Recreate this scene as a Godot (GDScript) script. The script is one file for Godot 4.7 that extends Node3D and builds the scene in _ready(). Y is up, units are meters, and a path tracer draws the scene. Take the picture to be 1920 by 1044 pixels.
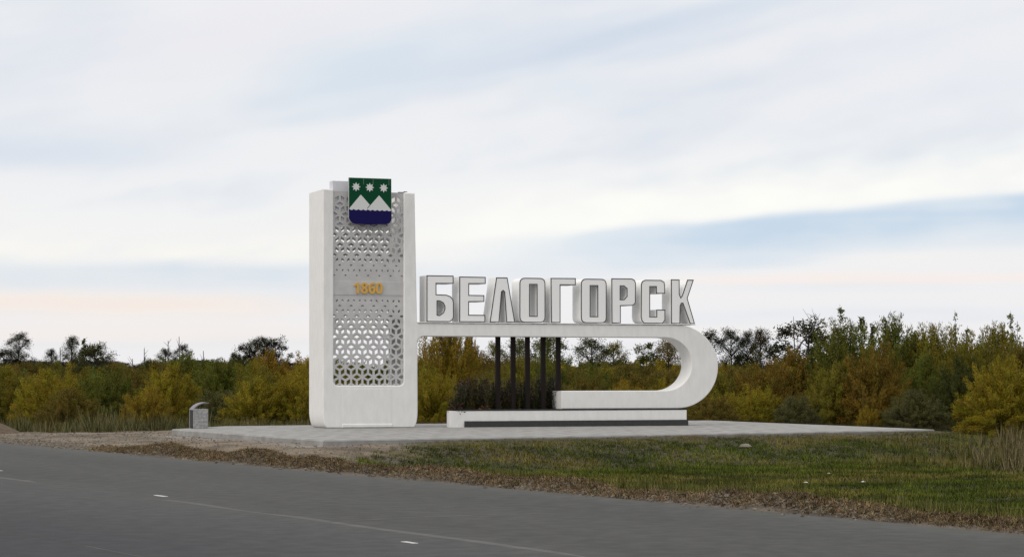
extends Node3D
# A white town entrance sign on a concrete pad beside a country road, autumn scrub behind it, soft evening sky.

const EYE := 1.35                                    # camera height above the concrete pad (y = 0)
const TURN := 0.33380                                # the sign is turned this much about y
const SIGN_AT := Vector3(-4.7925, 0.0, -58.05)
const M_DIR := Vector3(0.875, 0.0, -0.484)           # across the road, away from the camera
const R_DIR := Vector3(-0.484, 0.0, -0.875)          # along the road, away from the camera
var rng := RandomNumberGenerator.new()
var bumps := FastNoiseLite.new()
var fine := FastNoiseLite.new()
var used := {}
var mats := {}
var pad := PackedVector2Array([Vector2(-3.91, -47.4), Vector2(10.5, -56.9), Vector2(5.9, -68.3), Vector2(-7.6, -60.6), Vector2(-8.5, -57.2)])

# ------------------------------------------------------------------ helpers

func numbered(called: String) -> String:
	if not used.has(called):
		used[called] = 0
		return called
	used[called] += 1
	return "%s_%03d" % [called, used[called]]

func thing(called: String, label: String, category: String, at := Vector3.ZERO, turn := 0.0, group := "") -> Node3D:
	var o := Node3D.new()
	o.name = numbered(called)
	add_child(o, true)
	o.position = at
	o.rotation.y = turn
	tag(o, label, category, group)
	return o

func tag(o: Node, label: String, category: String, group := "") -> void:
	o.set_meta("label", label)
	o.set_meta("category", category)
	if group != "":
		o.set_meta("group", group)

func obj(called: String, mesh: Mesh, m: Material, parent: Node = self) -> MeshInstance3D:
	var o := MeshInstance3D.new()
	o.mesh = mesh
	if m:
		o.material_override = m
	if parent == self:
		o.name = numbered(called)
	else:
		var k := 0
		for c in parent.get_children():
			if str(c.name).begins_with(called):
				k += 1
		o.name = called if k == 0 else "%s_%03d" % [called, k]
	parent.add_child(o, true)
	return o

func struct(called: String, mesh: Mesh, m: Material, label: String) -> MeshInstance3D:
	var o := obj(called, mesh, m)
	o.set_meta("kind", "structure")
	o.set_meta("label", label)
	o.set_meta("category", called.replace("_", " "))
	return o

func copies(called: String, mesh: Mesh, m: Material, where: Array, tints: Array, parent: Node = self) -> MultiMeshInstance3D:
	var mm := MultiMesh.new()
	mm.transform_format = MultiMesh.TRANSFORM_3D
	mm.use_colors = tints.size() > 0
	mm.mesh = mesh
	mm.instance_count = where.size()
	for i in where.size():
		var t: Transform3D = where[i]
		mm.set_instance_transform(i, t)
		if tints.size() > 0:
			var c: Color = tints[i]
			mm.set_instance_color(i, c)
	var o := MultiMeshInstance3D.new()
	o.multimesh = mm
	if m:
		o.material_override = m
	o.name = numbered(called) if parent == self else called
	parent.add_child(o, true)
	o.set_meta("kind", "stuff")
	return o

func start() -> SurfaceTool:
	var st := SurfaceTool.new()
	st.begin(Mesh.PRIMITIVE_TRIANGLES)
	return st

# one triangle that faces along its hint
func tri(st: SurfaceTool, a: Vector3, b: Vector3, c: Vector3, na: Vector3, nb := Vector3.ZERO, nc := Vector3.ZERO) -> void:
	if nb == Vector3.ZERO:
		nb = na
	if nc == Vector3.ZERO:
		nc = na
	if (c - a).cross(b - a).dot(na + nb + nc) < 0.0:
		var t := b
		b = c
		c = t
		t = nb
		nb = nc
		nc = t
	st.set_normal(na)
	st.add_vertex(a)
	st.set_normal(nb)
	st.add_vertex(b)
	st.set_normal(nc)
	st.add_vertex(c)

func quad(st: SurfaceTool, a: Vector3, b: Vector3, c: Vector3, d: Vector3, n := Vector3.ZERO) -> void:
	if n == Vector3.ZERO:
		n = (c - a).cross(b - a).normalized()
	tri(st, a, b, c, n)
	tri(st, a, c, d, n)

# bevelled box between two corners
func add_box(st: SurfaceTool, lo: Vector3, hi: Vector3, bevel := 0.0) -> void:
	var poly := PackedVector2Array([Vector2(lo.x, lo.y), Vector2(hi.x, lo.y), Vector2(hi.x, hi.y), Vector2(lo.x, hi.y)])
	prism(st, poly, lo.z, hi.z, bevel)

func area2(p: PackedVector2Array) -> float:
	var s := 0.0
	for i in p.size():
		s += p[i].cross(p[(i + 1) % p.size()])
	return s

func moved_in(p: PackedVector2Array, b: float) -> PackedVector2Array:
	var out := PackedVector2Array()
	for i in p.size():
		var e0 := (p[i] - p[i - 1 if i > 0 else p.size() - 1]).normalized()
		var e1 := (p[(i + 1) % p.size()] - p[i]).normalized()
		var n0 := Vector2(-e0.y, e0.x)
		var n1 := Vector2(-e1.y, e1.x)
		var n := (n0 + n1)
		n = n / maxf(0.35, n.length_squared() * 0.5)
		out.append(p[i] + n * b)
	return out

# side walls of one ring (counter-clockwise: solid inside; clockwise: a hole), with chamfer b at the front
func ring_walls(st: SurfaceTool, p: PackedVector2Array, z0: float, z1: float, b: float) -> void:
	var n := p.size()
	var inner := moved_in(p, b) if b > 0.0 else p
	var en := []
	for i in n:
		var e := (p[(i + 1) % n] - p[i]).normalized()
		en.append(Vector3(e.y, -e.x, 0.0))
	for i in n:
		var j := (i + 1) % n
		var n0: Vector3 = en[i]
		var n1: Vector3 = en[i]
		var before: Vector3 = en[i - 1 if i > 0 else n - 1]
		var after: Vector3 = en[j]
		if before.dot(en[i]) > 0.9:
			n0 = (before + en[i]).normalized()
		if after.dot(en[i]) > 0.9:
			n1 = (after + en[i]).normalized()
		var zz := z1 - b
		var a0 := Vector3(p[i].x, p[i].y, z0)
		var a1 := Vector3(p[i].x, p[i].y, zz)
		var b0 := Vector3(p[j].x, p[j].y, z0)
		var b1 := Vector3(p[j].x, p[j].y, zz)
		tri(st, a0, b0, b1, n0, n1, n1)
		tri(st, a0, b1, a1, n0, n1, n0)
		if b > 0.0:
			var c0 := Vector3(inner[i].x, inner[i].y, z1)
			var c1 := Vector3(inner[j].x, inner[j].y, z1)
			var f := Vector3(0, 0, 1)
			tri(st, a1, b1, c1, (n0 + f).normalized(), (n1 + f).normalized(), (n1 + f).normalized())
			tri(st, a1, c1, c0, (n0 + f).normalized(), (n1 + f).normalized(), (n0 + f).normalized())

# a polygon with an optional hole, pushed from z0 (back) to z1 (front)
func prism(st: SurfaceTool, outline: PackedVector2Array, z0: float, z1: float, b := 0.0, hole := PackedVector2Array()) -> void:
	var p := outline.duplicate()
	if area2(p) < 0.0:
		p.reverse()
	ring_walls(st, p, z0, z1, b)
	var h := hole.duplicate()
	if h.size() > 0:
		if area2(h) > 0.0:
			h.reverse()
		ring_walls(st, h, z0, z1, b)
	for side in 2:
		var q := moved_in(p, b) if side == 1 and b > 0.0 else p
		var hq := h
		if h.size() > 0 and side == 1 and b > 0.0:
			hq = moved_in(h, b)
		var z := z1 if side == 1 else z0
		var nn := Vector3(0, 0, 1 if side == 1 else -1)
		if h.size() > 0:
			q = bridged(q, hq)
		var idx := Geometry2D.triangulate_polygon(q)
		for i in range(0, idx.size(), 3):
			tri(st, v3(q[idx[i]], z), v3(q[idx[i + 1]], z), v3(q[idx[i + 2]], z), nn)

func v3(p: Vector2, z: float) -> Vector3:
	return Vector3(p.x, p.y, z)

func bridged(p: PackedVector2Array, h: PackedVector2Array) -> PackedVector2Array:
	var bi := 0
	var bj := 0
	var best := 1e9
	for i in p.size():
		for j in h.size():
			if p[i].distance_to(h[j]) < best:
				best = p[i].distance_to(h[j])
				bi = i
				bj = j
	var dir := (h[bj] - p[bi]).normalized()
	var side := Vector2(-dir.y, dir.x) * 0.0003
	var out := PackedVector2Array()
	for i in p.size() + 1:
		var v: Vector2 = p[(bi + i) % p.size()]
		if i == 0:
			v -= side
		elif i == p.size():
			v += side
		out.append(v)
	var res := PackedVector2Array()
	for i in out.size():
		res.append(out[i])
	for j in h.size() + 1:
		var w: Vector2 = h[(bj + j) % h.size()]
		if j == 0:
			w += side
		elif j == h.size():
			w -= side
		res.append(w)
	return res

func arc(c: Vector2, rx: float, ry: float, a0: float, a1: float, n: int) -> PackedVector2Array:
	var out := PackedVector2Array()
	for i in n + 1:
		var a := deg_to_rad(lerpf(a0, a1, float(i) / n))
		out.append(c + Vector2(cos(a) * rx, sin(a) * ry))
	return out

func pts(flat: Array) -> PackedVector2Array:
	var out := PackedVector2Array()
	for i in range(0, flat.size(), 2):
		out.append(Vector2(flat[i], flat[i + 1]))
	return out

func round_corners(p: PackedVector2Array, r: float, n := 5) -> PackedVector2Array:
	var out := PackedVector2Array()
	for i in p.size():
		var a: Vector2 = p[i - 1 if i > 0 else p.size() - 1]
		var c: Vector2 = p[(i + 1) % p.size()]
		var q: Vector2 = p[i]
		var f := q + (a - q).normalized() * r
		var g := q + (c - q).normalized() * r
		for k in n + 1:
			var t := float(k) / n
			out.append(f.lerp(q, t).lerp(q.lerp(g, t), t))
	return out

func tube(st: SurfaceTool, a: Vector3, b: Vector3, ra: float, rb: float, sides := 5) -> void:
	var d := (b - a).normalized()
	var u := d.cross(Vector3(0.31, 0.2, 0.93)).normalized()
	var w := d.cross(u)
	for k in sides:
		var t0 := TAU * k / sides
		var t1 := TAU * (k + 1) / sides
		var d0 := u * cos(t0) + w * sin(t0)
		var d1 := u * cos(t1) + w * sin(t1)
		tri(st, a + d0 * ra, a + d1 * ra, b + d1 * rb, d0, d1, d1)
		tri(st, a + d0 * ra, b + d1 * rb, b + d0 * rb, d0, d1, d0)

func noise_tex(freq: float, seed_: int, lo: Color, hi: Color, size := 512, octaves := 4, as_bump := false) -> NoiseTexture2D:
	var n := FastNoiseLite.new()
	n.seed = seed_
	n.frequency = freq
	n.fractal_octaves = octaves
	n.noise_type = FastNoiseLite.TYPE_SIMPLEX_SMOOTH
	var t := NoiseTexture2D.new()
	t.width = size
	t.height = size
	t.seamless = true
	t.noise = n
	if not as_bump:
		var g := Gradient.new()
		g.set_color(0, lo)
		g.set_color(1, hi)
		t.color_ramp = g
	return t

func mat(c: Color, rough := 0.8, tex: Texture2D = null, scale := Vector3.ONE, bump: Texture2D = null, bump_cm := 0.0) -> StandardMaterial3D:
	var m := StandardMaterial3D.new()
	m.albedo_color = Color(c.r, c.g, c.b).linear_to_srgb()
	m.roughness = rough
	if tex or bump:
		m.uv1_triplanar = true
		m.uv1_world_triplanar = true
		m.uv1_scale = scale
	if tex:
		m.albedo_texture = tex
	if bump:
		m.heightmap_enabled = true
		m.heightmap_texture = bump
		m.heightmap_scale = bump_cm
	return m

func leaf_mat(c: Color, through := 0.35) -> StandardMaterial3D:
	var m := mat(c, 0.7)
	m.vertex_color_use_as_albedo = true
	m.metallic_specular = 0.25
	m.backlight_enabled = true
	m.backlight = Color(through, through, through)
	return m

# ------------------------------------------------------------------ sky

func soft(a: float, b: float, x: float) -> float:
	return smoothstep(a, b, x)

func hump(x: float, at: float, w: float) -> float:
	var t := (x - at) / w
	return exp(-t * t)

var cloud_a := FastNoiseLite.new()
var cloud_b := FastNoiseLite.new()
var sky_ramp := Gradient.new()

# colour of the air and its clouds: a = azimuth from north, e = elevation, in radians
func sky_color(a: float, e: float) -> Color:
	var x := 4300.0 * sin(a)                          # the clouds drift along x
	var ca := cos(a)
	var front := soft(-0.2, 0.6, ca)
	var y := 4300.0 * e                               # up
	var c := sky_ramp.sample(clampf(e / 1.5708, 0.0, 1.0))
	var s := y - 0.21 * x
	var n1 := cloud_a.get_noise_3d(x / 950.0, s / 190.0, ca * 4.0)
	var n2 := cloud_b.get_noise_3d(x / 420.0, s / 62.0, ca * 9.0)
	var n3 := cloud_b.get_noise_3d(x / 900.0 + 50.0, y / 34.0, ca * 9.0)
	var n4 := cloud_b.get_noise_3d(x / 210.0 + 9.0, (y - 0.1 * x) / 95.0, ca * 16.0)
	var t := n1 * 1.1 + n2 * 0.45 + n4 * 0.5
	var high := soft(180.0, 330.0, y)
	var blue := Color(0.828, 0.866, 0.915)
	var white := Color(0.945, 0.945, 0.950)
	c = c.lerp(blue, clampf(-t * 0.62, 0.0, 0.65) * high)
	c = c.lerp(white, clampf(t, 0.0, 0.8) * high)
	# low layers
	var low := 1.0 - soft(150.0, 300.0, y)
	c = c.lerp(Color(0.885, 0.905, 0.925), clampf(-n3 * 0.9, 0.0, 0.5) * low)
	c = c.lerp(Color(0.965, 0.945, 0.925), clampf(n3 * 0.9, 0.0, 0.5) * low * soft(20.0, 90.0, y))
	# pale glow under the cloud deck
	var right := soft(-500.0, 150.0, x) * front
	var left := (1.0 - soft(-420.0, 60.0, x)) * front
	var deck := 343.0 - (960.0 - x) * 0.083           # underside of the long grey bank on the right
	c = c.lerp(Color(0.995, 0.995, 0.975), (0.85 + n4 * 0.5) * hump(y, deck + 26.0 + n2 * 26.0 + n4 * 14.0, 62.0) * right)
	c = c.lerp(Color(0.995, 0.985, 0.95), clampf(0.6 + n2 * 0.5 + n4 * 0.6, 0.0, 1.0) * hump(y, 238.0 + x * 0.012 + n2 * 18.0, 22.0) * left)
	var d := deck + n2 * 9.0 - y
	var bank := soft(-2.0, 17.0, d) * (1.0 - soft(46.0, 118.0, d + n3 * 22.0))
	c = c.lerp(Color(0.785, 0.852, 0.918), clampf(bank * (0.82 + n3 * 0.45 + n4 * 0.3), 0.0, 1.0) * soft(-220.0, 500.0, x) * front)
	var bank2 := soft(-8.0, 24.0, 218.0 + n2 * 16.0 + n3 * 8.0 - y) * (1.0 - soft(34.0, 84.0, 218.0 + n3 * 16.0 - y))
	c = c.lerp(Color(0.858, 0.892, 0.924), clampf(bank2 * (0.68 + n3 * 0.7 + n4 * 0.3), 0.0, 1.0) * (1.0 - soft(-420.0, 250.0, x)) * front)
	# warm streaks near the horizon
	c = c.lerp(Color(0.975, 0.918, 0.875), 0.75 * hump(y, 131.0 + n2 * 12.0, 20.0) * (1.0 - soft(-620.0, -250.0, x)) * front)
	c = c.lerp(Color(0.965, 0.930, 0.905), 0.6 * hump(y, 76.0, 20.0) * (1.0 - soft(-520.0, -150.0, x)) * front)
	c = c.lerp(Color(0.985, 0.925, 0.895), 0.6 * hump(y, 179.0 + n2 * 5.0, 9.0) * soft(220.0, 460.0, x) * front)
	# paler veils and blue gaps high up
	c = c.lerp(Color(0.928, 0.922, 0.942), 0.7 * hump(s, 735.0 + n2 * 60.0, 85.0) * hump(x, -500.0 + n4 * 120.0, 260.0) * front)
	c = c.lerp(Color(0.932, 0.936, 0.942), 0.6 * hump(s, 640.0 + n2 * 50.0, 50.0) * hump(x, -640.0 + n4 * 160.0, 170.0) * front)
	c = c.lerp(Color(0.865, 0.892, 0.925), 0.6 * hump(y, 690.0 + n2 * 40.0, 45.0) * (1.0 - soft(-820.0, -600.0, x)) * front)
	c = c.lerp(Color(0.915, 0.926, 0.950), 0.5 * hump(y, 560.0 + n2 * 60.0, 110.0) * soft(450.0, 700.0, x) * front)
	c = c.lerp(Color(0.865, 0.905, 0.938), 0.45 * hump(y, 520.0 + n4 * 30.0, 34.0) * hump(x, 110.0, 90.0) * front)
	c = c.lerp(Color(0.815, 0.858, 0.915), 0.6 * hump(y, 412.0 + n2 * 22.0, 34.0) * (1.0 - soft(-880.0, -480.0, x)) * front)
	c = c.lerp(Color(0.800, 0.850, 0.912), 0.75 * hump(s, 588.0 + n2 * 30.0, 34.0) * hump(x, 230.0, 420.0) * front)
	c = c.lerp(Color(0.838, 0.886, 0.930), 0.75 * hump(s, 632.0 + n2 * 60.0, 60.0) * hump(x, -270.0, 190.0) * front)
	return c

func make_sky() -> Environment:
	cloud_a.seed = 11
	cloud_a.frequency = 1.0
	cloud_a.fractal_octaves = 3
	cloud_b.seed = 23
	cloud_b.frequency = 1.0
	cloud_b.fractal_octaves = 5
	sky_ramp.offsets = PackedFloat32Array([0.0, 0.016, 0.040, 0.062, 0.09, 0.3, 1.0])
	sky_ramp.colors = PackedColorArray([Color(0.935, 0.928, 0.935), Color(0.935, 0.935, 0.945), Color(0.955, 0.955, 0.955), Color(0.928, 0.936, 0.950), Color(0.910, 0.920, 0.942), Color(0.985, 0.985, 0.985), Color(1.06, 1.05, 1.03)])
	var w := 512
	var h := 256
	var im := Image.create(w, h, false, Image.FORMAT_RGBF)
	for j in h:
		var e := PI * 0.5 - PI * (j + 0.5) / h
		for i in w:
			im.set_pixel(i, j, sky_color(TAU * (i + 0.5) / w + PI, maxf(e, 0.0)).srgb_to_linear() if e > -0.05 else Color(0.2, 0.2, 0.2))
	im.resize(4096, 2048, Image.INTERPOLATE_CUBIC)
	var rows := 152
	var band := Image.create(2048, rows, false, Image.FORMAT_RGBF)
	for j in rows:
		var e := PI * 0.5 - PI * (1026 - rows + j + 0.5) / 2048.0
		for i in 2048:
			band.set_pixel(i, j, sky_color(TAU * (i + 0.5) / 2048.0 + PI, maxf(e, 0.0)).srgb_to_linear())
	band.resize(4096, rows, Image.INTERPOLATE_CUBIC)
	im.blit_rect(band, Rect2i(0, 0, 4096, rows), Vector2i(0, 1026 - rows))
	im.convert(Image.FORMAT_RGBH)
	var sm := PanoramaSkyMaterial.new()
	sm.panorama = ImageTexture.create_from_image(im)
	var sky := Sky.new()
	sky.sky_material = sm
	var env := Environment.new()
	env.background_mode = Environment.BG_SKY
	env.sky = sky
	env.sky_rotation = Vector3(0, PI, 0)            # the panorama's seam lies behind the camera
	env.tonemap_mode = Environment.TONE_MAPPER_LINEAR
	env.sdfgi_enabled = true
	env.ssao_enabled = true
	env.ssil_enabled = true
	return env

# ------------------------------------------------------------------ ground

func pad_distance(x: float, z: float) -> float:
	var best := 1e9
	var q := Vector2(x, z)
	for i in pad.size():
		best = minf(best, q.distance_to(Geometry2D.get_closest_point_to_segment(q, pad[i], pad[(i + 1) % pad.size()])))
	return -best if Geometry2D.is_point_in_polygon(q, pad) else best

func road_edge(q: float) -> float:
	return 15.6 + bumps.get_noise_2d(q * 14.0, 500.0) * 0.12

func windrow(p: float, q: float) -> float:
	var k := 1.0 - soft(43.0, 48.5, q)
	var mid := 16.12 + 0.12 * bumps.get_noise_2d(q * 9.0, 80.0)
	return k * exp(-pow((p - mid) / 0.33, 2.0)) * (0.15 + 0.10 * bumps.get_noise_2d(q * 30.0, 5.0))

# how sandy the ground is: the bare corner between the road and the left side of the pad
func sandy(p: float, q: float) -> float:
	var n := bumps.get_noise_2d(p * 16.0, q * 8.0)
	return soft(35.0, 39.0, q + n * 3.0 - maxf(0.0, p - 17.5) * 1.6) * (1.0 - soft(24.5, 26.5, p + n)) * (1.0 - soft(63.0, 66.0, q + n * 2.0 + (p - 16.0) * 0.9))

func ground_y(x: float, z: float) -> float:
	var p := x * M_DIR.x + z * M_DIR.z
	var q := x * R_DIR.x + z * R_DIR.z
	if p < 15.2:
		return -0.33
	var d := pad_distance(x, z)
	if d < -0.12:
		return -0.3
	var far := -0.36 - 0.35 * soft(57.0, 75.0, q) - 0.25 * soft(36.0, 46.0, p)
	far -= 0.17 * (1.0 - soft(38.0, 43.0, q)) * soft(17.5, 20.5, p)
	var near := -0.05 if p > 19.3 else -0.09 + 0.09 * bumps.get_noise_2d(x * 26.0 + 40.0, z * 26.0)
	var h := lerpf(near, far, soft(0.0, 5.5, d))
	var s := sandy(p, q)
	h = lerpf(h, -0.17, s * 0.8)
	h = lerpf(-0.27, h, soft(15.5, 17.6, p))
	h += bumps.get_noise_2d(x * 30.0, z * 30.0) * 0.045 * soft(0.2, 1.0, d) + bumps.get_noise_2d(x * 90.0, z * 90.0) * 0.018
	h += s * (absf(sin((p * 0.8 + q * 1.25) * 2.6 + bumps.get_noise_2d(p * 20.0, q * 20.0) * 1.5)) - 0.5) * 0.09 * soft(15.9, 16.6, p) * (1.0 - soft(47.0, 51.0, q))
	h += windrow(p, q)
	return h

func axis_steps(lo: float, hi: float, step: float, wide: Array) -> PackedFloat32Array:
	var out := PackedFloat32Array()
	for w in wide:
		if w < lo:
			out.append(w)
	var v := lo
	while v < hi:
		out.append(v)
		v += step
	for w in wide:
		if w > hi:
			out.append(w)
	return out

func make_ground(gm: Material) -> void:
	var ps := axis_steps(15.0, 44.0, 0.16, [-3000.0, -900.0, -200.0, -30.0, 10.0, 46.0, 50.0, 56.0, 66.0, 90.0, 150.0, 400.0, 1200.0, 3500.0])
	var qs := axis_steps(14.0, 72.0, 0.22, [-3000.0, -900.0, -200.0, -40.0, 0.0, 76.0, 84.0, 100.0, 140.0, 220.0, 400.0, 900.0, 3500.0])
	var v := PackedVector3Array()
	var cs := PackedColorArray()
	for p in ps:
		for q in qs:
			var g := M_DIR * p + R_DIR * q
			v.append(Vector3(g.x, ground_y(g.x, g.z), g.z))
			var n := bumps.get_noise_2d(g.x * 40.0, g.z * 40.0)
			var n2 := bumps.get_noise_2d(g.x * 9.0 + 300.0, g.z * 9.0)
			var n3 := fine.get_noise_2d(g.x * 130.0, g.z * 130.0)
			var c := Color(0.060, 0.058, 0.026).lerp(Color(0.105, 0.082, 0.045), clampf(0.5 + n * 1.3, 0.0, 1.0))
			var d := pad_distance(g.x, g.z) if p < 46.0 and q < 72.0 else 9.0
			# trodden earth and rubble along the pad
			c = c.lerp(Color(0.155, 0.135, 0.105), (1.0 - soft(0.3, 1.1, d + n * 0.7)) * clampf(0.7 + n2 * 1.6, 0.0, 1.0))
			var s := sandy(p, q)
			var sand := Color(0.330, 0.265, 0.190).lerp(Color(0.165, 0.125, 0.085), clampf(0.30 + n * 1.6 + n3 * 0.8, 0.0, 1.0))
			c = c.lerp(sand, s)
			if p < 20.0 and q > 41.0:
				c = c.lerp(Color(0.42, 0.40, 0.37), (1.0 - soft(0.35, 0.8, d + n * 0.5)) * clampf(0.6 + n3 * 1.2, 0.0, 0.9))
			var w := clampf(windrow(p, q) * 9.0, 0.0, 1.0)
			c = c.lerp(Color(0.150, 0.098, 0.060).lerp(Color(0.245, 0.185, 0.115), clampf(0.3 + n3 * 1.6 + n2, 0.0, 1.0)), w * 0.9)
			if p < 16.5:
				var verge := Color(0.200, 0.165, 0.130).lerp(Color(0.095, 0.078, 0.062), clampf(0.5 + n3 * 1.5 + n, 0.0, 1.0))
				c = c.lerp(verge, (1.0 - soft(15.9, 16.4, p)) * 0.9)
			cs.append(c)
	var idx := PackedInt32Array()
	var nq := qs.size()
	for i in ps.size() - 1:
		for j in nq - 1:
			var k := i * nq + j
			idx.append_array([k, k + 1, k + nq, k + 1, k + nq + 1, k + nq])
	var nn := PackedVector3Array()
	nn.resize(v.size())
	for i in ps.size():
		for j in nq:
			var dp := v[mini(i + 1, ps.size() - 1) * nq + j] - v[maxi(i - 1, 0) * nq + j]
			var dq := v[i * nq + mini(j + 1, nq - 1)] - v[i * nq + maxi(j - 1, 0)]
			var n := dp.cross(dq).normalized()
			nn[i * nq + j] = n if n.y > 0.0 else -n
	# wind the faces clockwise seen from above
	var up := (v[idx[2]] - v[idx[0]]).cross(v[idx[1]] - v[idx[0]]).y
	if up < 0.0:
		for i in range(0, idx.size(), 3):
			var t := idx[i + 1]
			idx[i + 1] = idx[i + 2]
			idx[i + 2] = t
	var arr := []
	arr.resize(Mesh.ARRAY_MAX)
	arr[Mesh.ARRAY_VERTEX] = v
	arr[Mesh.ARRAY_NORMAL] = nn
	arr[Mesh.ARRAY_COLOR] = cs
	arr[Mesh.ARRAY_INDEX] = idx
	var m := ArrayMesh.new()
	m.add_surface_from_arrays(Mesh.PRIMITIVE_TRIANGLES, arr)
	struct("ground", m, gm, "sandy and grassy ground around the concrete pad")

func on_road(p: float, q: float, y: float) -> Vector3:
	var g := M_DIR * p + R_DIR * q
	return Vector3(g.x, y, g.z)

# strip of road surface between two edges given as functions of q
func strip(st: SurfaceTool, q0: float, q1: float, step: float, near: float, far_: float, y: float, wobble := 0.0) -> void:
	var q := q0
	while q < q1:
		var e := minf(q1, q + step)
		var f0 := road_edge(q) if far_ > 99.0 else far_ + wobble * bumps.get_noise_2d(q * 30.0, far_ * 50.0)
		var f1 := road_edge(e) if far_ > 99.0 else far_ + wobble * bumps.get_noise_2d(e * 30.0, far_ * 50.0)
		var n0 := near + wobble * bumps.get_noise_2d(q * 25.0, near * 70.0 + 9.0)
		var n1 := near + wobble * bumps.get_noise_2d(e * 25.0, near * 70.0 + 9.0)
		quad(st, on_road(n0, q, y), on_road(f0, q, y), on_road(f1, e, y), on_road(n1, e, y), Vector3.UP)
		q = e

func seam(q: float) -> float:
	return 10.30 + 0.05 * bumps.get_noise_2d(q * 25.0, 700.0)

# a thin sheet lying on the road, its edges closed down to the surface
func sheet(st: SurfaceTool, line: Array, y: float) -> void:
	for i in line.size() - 1:
		var a: Array = line[i]
		var b: Array = line[i + 1]
		var p := [a[0], a[1], b[1], b[0]]
		var top := []
		var low := []
		for v in p:
			top.append(Vector3(v.x, y, v.y))
			low.append(Vector3(v.x, y - 0.008, v.y))
		quad(st, top[0], top[1], top[2], top[3], Vector3.UP)
		for k in [[0, 3], [1, 2], [0, 1], [3, 2]]:
			if k[0] + k[1] == 1 and i > 0 or k[0] + k[1] == 5 and i < line.size() - 2:
				continue
			var mid: Vector3 = (top[0] + top[2]) * 0.5
			var out: Vector3 = (top[k[0]] + top[k[1]]) * 0.5 - mid
			quad(st, top[k[0]], top[k[1]], low[k[1]], low[k[0]], Vector3(out.x, 0.3, out.z).normalized())

func lane_quad(st: SurfaceTool, p: Array, tints: Array) -> void:
	for k in [[0, 1, 2], [0, 2, 3]]:
		var a: Vector3 = p[k[0]]
		var b: Vector3 = p[k[1]]
		var c: Vector3 = p[k[2]]
		var order: Array = [0, 1, 2] if (c - a).cross(b - a).y > 0.0 else [0, 2, 1]
		for o in order:
			st.set_normal(Vector3.UP)
			st.set_color(tints[k[o]])
			st.add_vertex(p[k[o]])

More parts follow.
